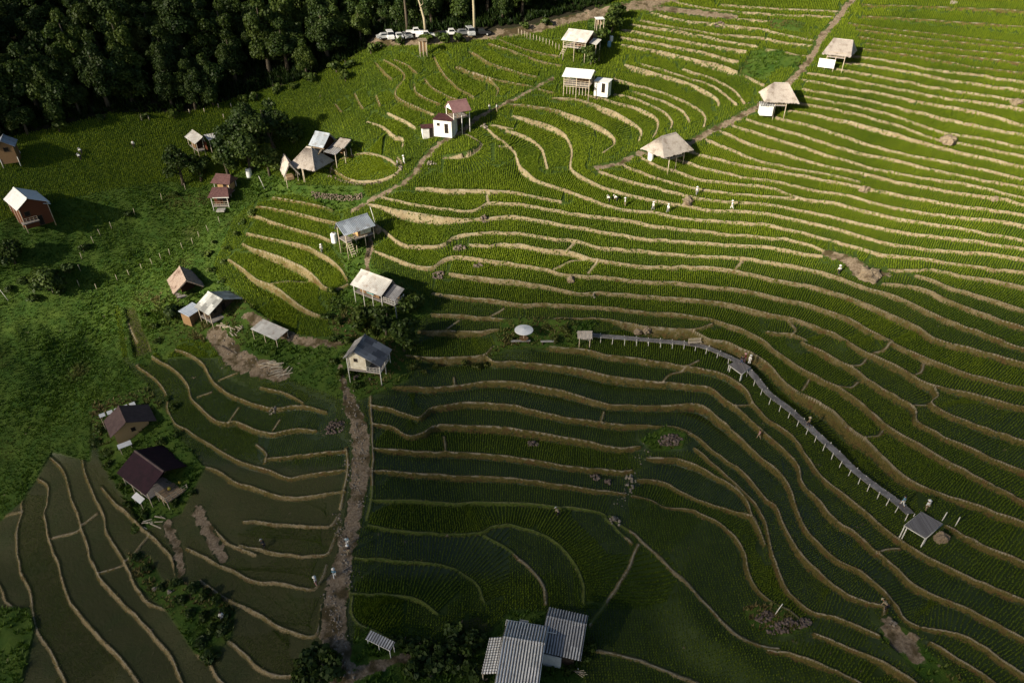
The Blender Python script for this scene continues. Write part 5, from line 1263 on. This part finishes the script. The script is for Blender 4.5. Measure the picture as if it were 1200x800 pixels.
for i, (u, v) in enumerate(pts):
    x, y = on_base(u, v); s = r.uniform(.1, .36); V.append(tv*s*r.uniform(.7, 1.3, 3)*[1, 1, .7]*r.uniform(.85, 1.15, (len(tv), 1))+[float(x), float(y), float(ground_z(x, y))+.03]); F.append(tf+i*len(tv))
st = mesh_np('loose_stones', np.concatenate(V), np.concatenate(F), STONE, smooth=False); tag(st, 'loose stones strewn along the dirt path, the yard and the channels', 'stones', kind='stuff')
# timber lying in the yard
for i, (u, v, n, lab) in enumerate([(318, 428, 14, 'pile of weathered boards in the farmyard'), (332, 437, 10, 'scattered poles at the lower end of the farmyard'), (275, 388, 10, 'broken boards in front of the patchwork roofed farmhouse'), (182, 612, 8, 'grey boards under the deck of the maroon roofed house')]):
    r = random.Random(i); m = MB(); p = at(u, v)
    for k in range(n): x, y = r.uniform(-1.2, 1.2), r.uniform(-.8, .8); m.box((x, y, float(ground_z(p.x+x, p.y+y))-p.z+.05+.02*k), (r.uniform(1.0, 2.6), r.uniform(.08, .22), .05), r.uniform(-.7, .7)+i)
    o = m.build('timber_pile', POLE); o.location = p; tag(o, lab, 'timber')

# ------------------------------------------------------------------ fence posts
def post_at(u, v, h, label, group, mat=POLE, lean=(0, 0), r0=.05, name='fence_post'):
    m = MB(); m.path([(0, 0, -.4), (lean[0]*.5, lean[1]*.5, h*.5), (lean[0], lean[1], h)], [r0*1.1, r0, r0*.85], 7); o = m.build(name, mat, None, True); o.location = at(u, v); return tag(o, label, 'post', group)
rp = random.Random(9)
for zx, zy in [(457, 562), (550, 514), (608, 492), (667, 465), (714, 440), (757, 418), (797, 396), (857, 365), (902, 342), (936, 312), (976, 287), (1031, 245)]:
    post_at(zx/4, 200+zy/4, 1.35, 'pale fence post in the row across the bright grass of the ravine', 'fence posts on the bright grass', lean=(rp.uniform(-.12, .12), 0))
for zx, zy in [(373, 545), (252, 575), (384, 412), (393, 380), (441, 337), (474, 305), (522, 268), (760, 137), (870, 90), (632, 205), (378, 470)]:
    post_at(zx/4, 200+zy/4, 1.4, 'pale fence post along the dark bottom of the ravine', 'fence posts along the ravine bottom', lean=(rp.uniform(-.15, .15), 0))
for u, v in [(166, 141), (175, 141), (208, 136), (223, 133), (240, 132), (256, 127), (271, 126), (286, 125), (263, 139), (290, 136)]:
    post_at(u, v, 1.0, 'pale stake in the row at the foot of the dark wood', 'stakes at the foot of the wood', r0=.09)
for i in range(14): post_at(607+i*3.7, 41+i*1.35, 1.3, 'pale post of the close fence left of the tan roofed stilt house', 'posts of the close fence', POLE)
for u, v, h, lab, ln in [(11, 352, 3.4, 'long pale pole leaning in the ravine at the left edge', (-1.2, .2)), (440, 262, 3.2, 'thin pale pole leaning from the straw stack by the blue grey roofed hut', (-.7, .3)), (907, 720, 2.2, 'pale pole standing in the long dark stone heap', (.5, 0)), (1119, 616, 1.6, 'short pale post behind the straw stack at the end platform', (0, 0)), (1104, 610, 1.5, 'pale post at the far corner of the end platform', (.1, 0)), (310, 222, 2.6, 'pale pole leaning on the bank by the small thatched hut', (-.9, .4))]:
    post_at(u, v, h, lab, None, WHITEPOLE, ln, .06, 'pole')

# ------------------------------------------------------------------ people
def skin_mesh(name, joints, edges, root):
    me = bpy.data.meshes.new(name); me.from_pydata([j[0] for j in joints], edges, []); o = bpy.data.objects.new(name, me); COL.objects.link(o)
    me.skin_vertices.new() if hasattr(me.skin_vertices, 'new') and not me.skin_vertices else None
    s = o.modifiers.new('s', 'SKIN'); sub = o.modifiers.new('d', 'SUBSURF'); sub.levels = 1
    for i, j in enumerate(joints):
        k = me.skin_vertices[0].data[i]; r = j[1]; k.radius = (r, r) if not isinstance(r, tuple) else r; k.use_root = (i == root)
    dg = bpy.context.evaluated_depsgraph_get(); out = bpy.data.meshes.new_from_object(o.evaluated_get(dg)); out.name = name
    bpy.data.objects.remove(o); bpy.data.meshes.remove(me)
    out.polygons.foreach_set('use_smooth', [True]*len(out.polygons)); return out
def chain(J, E, start, pts):
    last = start
    for p, r in pts: J.append((Vector(p), r)); E.append((last, len(J)-1)); last = len(J)-1
    return last
def make_pose(pose):
    b = 1.0 if pose == 'bend' else 0.0; st = .22 if pose == 'walk' else .05
    pel = Vector((0, -.12*b, .93-.06*b)); ang = 1.15*b+.06
    up = lambda d, x=0, f=0: pel+Vector((x, math.sin(ang)*d+math.cos(ang)*f, math.cos(ang)*d-math.sin(ang)*f))
    J = [(pel, .135)]; E = []
    ch = chain(J, E, 0, [(up(.18), .12), (up(.36), .145), (up(.48), .12)]); nk = chain(J, E, ch, [(up(.56), .052)])
    head = chain(J, E, nk, [(up(.64, 0, .02), .088), (up(.74, 0, .03), .098), (up(.80, 0, .02), .06)])
    chain(J, E, head-1, [(up(.70, 0, .135), .015)])
    hands = []
    for s in (-1, 1):
        sh = chain(J, E, ch, [(up(.47, s*.18), .062)])
        if pose == 'bend': el, wr, dn = up(.40, s*.24, .22), up(.40, s*.17, .44), Vector((0, .15, -.98))
        elif pose == 'walk': el, wr, dn = up(.20, s*.24, -s*.10), up(-.02, s*.25, -s*.12+.14), Vector((0, .3, -.95))
        else: el, wr, dn = up(.20, s*.24, -.02), up(-.04, s*.25, .06), Vector((0, .1, -1))
        w = chain(J, E, sh, [(el, .045), (wr, .030)]); pm = chain(J, E, w, [(wr+dn*.07, .036)])
        for k, l in enumerate((.065, .08, .085, .075)):
            o = Vector((.0, (k-1.5)*.022, 0)); chain(J, E, pm, [(wr+dn*.10+o, .0095), (wr+dn*(.10+l)+o+Vector((-s*.015, .0, 0)), .008)])
        chain(J, E, w, [(wr+dn*.04+Vector((0, .045, 0)), .011), (wr+dn*.09+Vector((0, .06, 0)), .009)])
        hands.append((sh, el, wr))
    legs = []
    for s in (-1, 1):
        f = s*st; hip = pel+Vector((s*.10, 0, -.06)); kn = Vector((s*.11, pel.y+f*.6+.04, .49)); an = Vector((s*.11, f-(.06 if f < 0 else 0), .09))
        chain(J, E, 0, [(hip, .09), (kn, .058), (an, .040), (an+Vector((0, .13, -.05)), .036)]); legs.append((hip, kn, an))
    body = skin_mesh('body', J, E, 0)
    Js = [(pel+Vector((0, 0, .02)), .15)]; Es = []
    c = chain(Js, Es, 0, [(up(.18), .14), (up(.36), .165), (up(.50), .13)])
    for s, (sh, el, wr) in zip((-1, 1), hands): chain(Js, Es, c-1, [(up(.46, s*.185), .085), (el, .066), (el.lerp(wr, .8), .052)])
    shirt = skin_mesh('shirt', Js, Es, 0)
    Jt = [(pel, .152)]; Et = []
    for hip, kn, an in legs: chain(Jt, Et, 0, [(hip, .112), (kn, .082), (an+Vector((0, 0, .06)), .066)])
    trs = skin_mesh('trousers', Jt, Et, 0)
    ax = Vector((0, math.sin(ang), math.cos(ang))); R = ax.to_track_quat('Z', 'Y').to_matrix()
    def lathe(prof, c, n=18):
        m = MB(); V = [R @ Vector((r*math.cos(6.283*i/n), r*math.sin(6.283*i/n), z))+c for r, z in prof for i in range(n)]
        m.add(V, [(k*n+i, k*n+(i+1) % n, (k+1)*n+(i+1) % n, (k+1)*n+i) for k in range(len(prof)-1) for i in range(n)]); return m
    hat = lathe([(.24, .0), (.25, .012), (.14, .05), (.12, .12), (.07, .16), (.001, .17), (.001, .15), (.10, .05), (.24, -.01), (.24, 0)], up(.77, 0, .02)); me = bpy.data.meshes.new('hat'); me.from_pydata(hat.v, [], hat.f); me.update()
    hr = lathe([(.112, -.06), (.122, .0), (.108, .06), (.06, .10), (.001, .112)], up(.75, 0, .0)); mh = bpy.data.meshes.new('hair'); mh.from_pydata(hr.v, [], hr.f); mh.update()
    for q in (me, mh): q.polygons.foreach_set('use_smooth', [True]*len(q.polygons))
    return dict(body=body, shirt=shirt, trousers=trs, hat=me, hair=mh)
POSES = {p: make_pose(p) for p in ('stand', 'walk', 'bend')}
SKIN = simple('skin', (.30, .17, .11), (.36, .21, .14), 4, .6); HAIR = simple('black hair', (.012, .010, .009), (.02, .017, .015), 6, .5)
CLOTH = {k: simple(k+' cloth', tuple(x*.85 for x in c), c, 3, .9) for k, c in dict(white=(.78, .78, .76), black=(.03, .03, .035), navy=(.05, .07, .14), blue=(.16, .33, .46), lightblue=(.42, .56, .64), red=(.42, .07, .06), khaki=(.32, .26, .17), grey=(.25, .25, .26), pink=(.55, .30, .30), straw=(.55, .47, .30)).items()}
for P_ in POSES.values():
    for k, m_ in P_.items(): m_.materials.append(SKIN if k == 'body' else HAIR)
def person(u, v, pose, yaw, shirt, trousers, hat, label, onboard=None, group=None, sc=1.0):
    loc = onboard if onboard is not None else at(u, v); t = thing('person', label, 'person', loc, yaw, group); t.scale = (sc,)*3
    for k, me in POSES[pose].items():
        if k == 'hat' and not hat or k == 'hair' and hat: continue
        o = bpy.data.objects.new(k, me); COL.objects.link(o); o.parent = t; o.material_slots[0].link = 'OBJECT'
        o.material_slots[0].material = SKIN if k == 'body' else HAIR if k == 'hair' else CLOTH[{'shirt': shirt, 'trousers': trousers, 'hat': hat}[k]]
    return t
for a in [(714, 237, 'bend', .4, 'white', 'black', 'white', 'leftmost worker in the sunny paddies, bending, in a white shirt and dark trousers'), (722, 236.5, 'bend', .9, 'white', 'black', 'white', 'second worker from the left in the sunny paddies, bending beside the leftmost one'),
          (733, 242, 'stand', 1.2, 'white', 'khaki', 'white', 'third worker from the left in the sunny paddies, upright in white'), (765, 246.5, 'walk', -1.0, 'white', 'grey', 'white', 'worker in white standing midway along the row of workers'),
          (782, 249, 'walk', -.6, 'white', 'grey', 'white', 'worker in white just left of the flat straw heap'), (816, 229.5, 'stand', .3, 'white', 'grey', 'white', 'worker in white standing behind the flat straw heap'),
          (857, 245.5, 'walk', 1.5, 'white', 'white', 'white', 'worker all in white, rightmost in the sunny paddies'), (982, 322, 'walk', .4, 'white', 'black', 'white', 'person in white with dark trousers left of the large earth mound'),
          (377.5, 296, 'stand', .5, 'white', 'grey', 'white', 'person in white standing in the left paddies below the stone wall'), (474, 192, 'stand', 2.0, 'white', 'white', 'white', 'person all in white beside the round field, right of another'),
          (466, 196, 'walk', 2.3, 'grey', 'black', None, 'dark clothed person beside the round field'), (574, 131, 'stand', 1.0, 'white', 'grey', None, 'person in white on the path right of the pavilion, left of two'), (583, 131.5, 'stand', 1.0, 'white', 'khaki', None, 'person in white on the path right of the pavilion, right of two'),
          (96, 181, 'bend', 1.0, 'white', 'black', 'white', 'worker in white in the shaded far left field, upper of two'), (95.5, 187, 'bend', 1.0, 'white', 'black', 'white', 'worker in white in the shaded far left field, lower of two'),
          (157, 173.5, 'stand', .2, 'white', 'black', None, 'worker in white left of the small twin roofed hut'), (889.5, 513.5, 'walk', 1.4, 'pink', 'khaki', None, 'person in a faded pink shirt on a bund below the boardwalk'),
          (1085, 598, 'stand', .2, 'white', 'khaki', 'white', 'person in a white shirt and white hat beside the end platform'), (407, 639, 'walk', .3, 'lightblue', 'white', None, 'person in a light blue shirt on the stony path, farthest up of three'),
          (409, 649, 'walk', .2, 'black', 'khaki', 'white', 'person in black with a white hat on the stony path'), (393, 676, 'walk', .3, 'blue', 'white', 'white', 'person in blue with a white hat on the stony path, lowest of three'),
          (371.5, 685, 'stand', 1.5, 'white', 'pink', 'white', 'person in white standing at the paddy corner left of the path'), (309.5, 641, 'bend', .8, 'black', 'black', 'white', 'worker with a white hat bending in the lower left paddy'),
          (654, 604, 'bend', .5, 'khaki', 'black', 'white', 'worker with a white hat in the dark lower paddies'), (261, 727, 'stand', .5, 'white', 'grey', None, 'person in white on the overgrown bank at lower left'), (1037, 713, 'bend', .5, 'khaki', 'black', 'straw', 'worker with a straw hat on the bund at lower right')]:
    person(*a)
bz = deck_point(872, 426, 1.5)
for dx, dy, sh, tr, hat, lab in [(-.5, -.1, 'black', 'navy', None, 'dark clothed visitor on the small platform, left of three'), (.15, .35, 'red', 'pink', 'pink', 'visitor in red on the small platform, middle of three'), (.75, -.1, 'white', 'white', 'white', 'visitor all in white on the small platform, right of three')]:
    person(0, 0, 'stand', random.uniform(0, 6), sh, tr, hat, lab, Vector((bz.x+dx, bz.y+dy, bz.z)))
q = deck_point(1057, 592, 1.0); person(0, 0, 'walk', .9, 'blue', 'white', None, 'person in a blue shirt and white trousers walking on the boardwalk', Vector((q.x, q.y, q.z)))
q = deck_point(947, 499.5, 1.0); person(0, 0, 'walk', .9, 'khaki', 'black', 'straw', 'person in a tan shirt walking in the middle of the boardwalk', Vector((q.x, q.y, q.z)))

# ------------------------------------------------------------------ vehicles on the forest road
GLASS = simple('dark window glass', (.01, .012, .014), (.015, .018, .02), 1, .08, .0, spec=.6); TYRE = simple('black tyres', (.012, .012, .012), (.02, .02, .02), 6, .9); RIM = simple('steel rims', (.35, .35, .36), (.45, .45, .46), 2, .4); LAMP = simple('headlamp glass', (.6, .6, .56), (.7, .7, .66), 1, .2); REDL = simple('tail lamp red', (.30, .02, .02), (.35, .03, .03), 1, .3)
def paint(n, c): return simple(n, c, tuple(x*1.08 for x in c), 1, .3, .0, spec=.5)
PAINTS = dict(white=paint('white car paint', (.68, .68, .68)), silver=paint('silver car paint', (.38, .39, .40)), black=paint('black car paint', (.02, .02, .024)), grey=paint('grey car paint', (.14, .145, .15)))
PROF = {'pickup': ([(-2.5, .45), (-2.5, 1.0), (-.7, 1.05), (-.65, 1.65), (.65, 1.7), (1.15, 1.1), (2.3, .98), (2.5, .75), (2.5, .45)], [(-.5, 1.1), (-.5, 1.58), (.6, 1.6), (1.0, 1.12)]),
        'van': ([(-2.3, .4), (-2.4, 1.2), (-2.25, 1.95), (1.2, 2.0), (1.9, 1.25), (2.35, 1.05), (2.4, .4)], [(-2.0, 1.25), (-2.0, 1.8), (1.1, 1.85), (1.65, 1.25)]),
        'car': ([(-2.1, .4), (-2.15, .95), (-1.5, 1.05), (-.9, 1.48), (.45, 1.5), (1.1, 1.02), (2.05, .88), (2.15, .4)], [(-1.2, 1.08), (-.8, 1.4), (.4, 1.42), (.85, 1.06)])}
def vehicle(u, v, kind, col, yaw, label):
    t = thing('parked_'+kind, label, {'car': 'car', 'van': 'van', 'pickup': 'pickup'}[kind], at(u, v), yaw); t.scale = (.88, .88, .88); prof, win = PROF[kind]; w = .86; m = MB(); n = len(prof)
    V = [(x, -w*(1 if z < 1.15 else .88), z) for x, z in prof]+[(x, w*(1 if z < 1.15 else .88), z) for x, z in prof]
    m.add(V, [tuple(range(n))[::-1], tuple(range(n, 2*n))]+[(i, (i+1) % n, (i+1) % n+n, i+n) for i in range(n)]); m.build('body', PAINTS[col], t)
    for s in (-1, 1):
        q = [(x, s*(w*(.99 if z < 1.2 else .92)+.012), z) for x, z in win]; MB().slab(q if s < 0 else q[::-1], .03).build('side_window', GLASS, t)
    i = max(range(n-1), key=lambda i: (prof[i][0] > 0)*(prof[i][1]-prof[i+1][1])); a, b = Vector((prof[i][0], 0, prof[i][1])), Vector((prof[i+1][0], 0, prof[i+1][1])); a, b = a.lerp(b, .12), a.lerp(b, .9); nn = Vector((a.z-b.z, 0, b.x-a.x)).normalized()*.02
    MB().slab([a+nn+Vector((0, -.68, 0)), b+nn+Vector((0, -.75, 0)), b+nn+Vector((0, .75, 0)), a+nn+Vector((0, .68, 0))], .015).build('windscreen', GLASS, t)
    fx = prof[-1][0]; bx = prof[0][0]
    for s in (-1, 1): MB().box((fx+.01, s*.6, .72), (.06, .35, .16)).build('headlight', LAMP, t); MB().box((bx-.01, s*.68, .85), (.06, .18, .2)).build('tail_light', REDL, t)
    for x in (bx*.62, fx*.62):
        for s in (-1, 1):
            wh = MB().tube((x, s*.70, .34), (x, s*.90, .34), .34, .34, 16).build('wheel', TYRE, t); MB().tube((x, s*.902, .34), (x, s*.915, .34), .2, .18, 12).build('rim', RIM, wh)
    return t
for a in [(451, 45.5, 'car', 'silver', .3, 'silver car, leftmost of the row at the edge of the wood'), (458, 46, 'van', 'white', -1.3, 'white van facing the fields, second from the left in the row'), (468, 45.5, 'car', 'white', -1.2, 'white car facing the fields right of the white van'),
          (478, 45, 'car', 'grey', -1.1, 'grey car between two white ones in the row'), (488, 41, 'pickup', 'white', .1, 'white pickup behind the others under the leaning trunk'), (499, 44.5, 'pickup', 'white', .15, 'white pickup parked above the wooden stall'),
          (519, 43.5, 'car', 'black', -1.2, 'black car in the middle of the row'), (529, 42.5, 'pickup', 'white', .12, 'white pickup right of the middle black car'), (543, 42, 'car', 'grey', .2, 'grey car left of the tall pale trunk'), (551, 41.5, 'van', 'silver', -1.3, 'silver van just left of the tall pale trunk'), (564, 41, 'pickup', 'black', .1, 'black pickup right of the tall pale trunk, last of the row')]:
    vehicle(*a)
openshed('little wooden roadside stall on stilts below the parked pickups', (490, 46), (500, 45.5), (495, 52), 2.0, .9, .9, STRAW, .3, WOOD, 'stall', POLE, 'stall')
openshed('small white roofed roadside stall at the top of the gully', (698, 21), (708, 20.5), (704, 28), 2.4, .8, .8, TINWHITE, .25, WOOD, 'stall', POLE, 'stall')
for u, v, mat, lab in [(716, 48, PLASTIC, 'white water barrel in the gully'), (714, 55, CLOTH['blue'], 'blue water barrel in the gully below the white one'), (763, 186, PLASTIC, 'white water tank beside the lowest thatched hut on the channel'), (392, 283, PLASTIC, 'white water tank left of the blue grey roofed stilt hut'), (292, 206, PLASTIC, 'white water tank behind the red brown huts')]:
    t = thing('water_tank', lab, 'water tank', at(u, v)); m = MB(); s = .8 if 'tank' in lab else .55; m.path([(0, 0, -.3), (0, 0, 1.35*s*1.3), (0, 0, 1.5*s*1.3), (0, 0, 1.56*s*1.3)], [s*.75, s*.75, s*.6, s*.25], 18); m.build('drum', mat, t); MB().tube((0, 0, 1.55*s*1.3), (0, 0, 1.62*s*1.3), s*.26, s*.24, 12).build('lid', DARKWOOD, t)
added_cloud(-38, 20, 20, 205, 78, 52, 3, 'broad unseen vapour body added behind the viewer to shade the lower slope')
added_cloud(-122, 148, 58, 62, 40, 45, 5, 'smaller unseen vapour body added to shade the wood and far left fields')
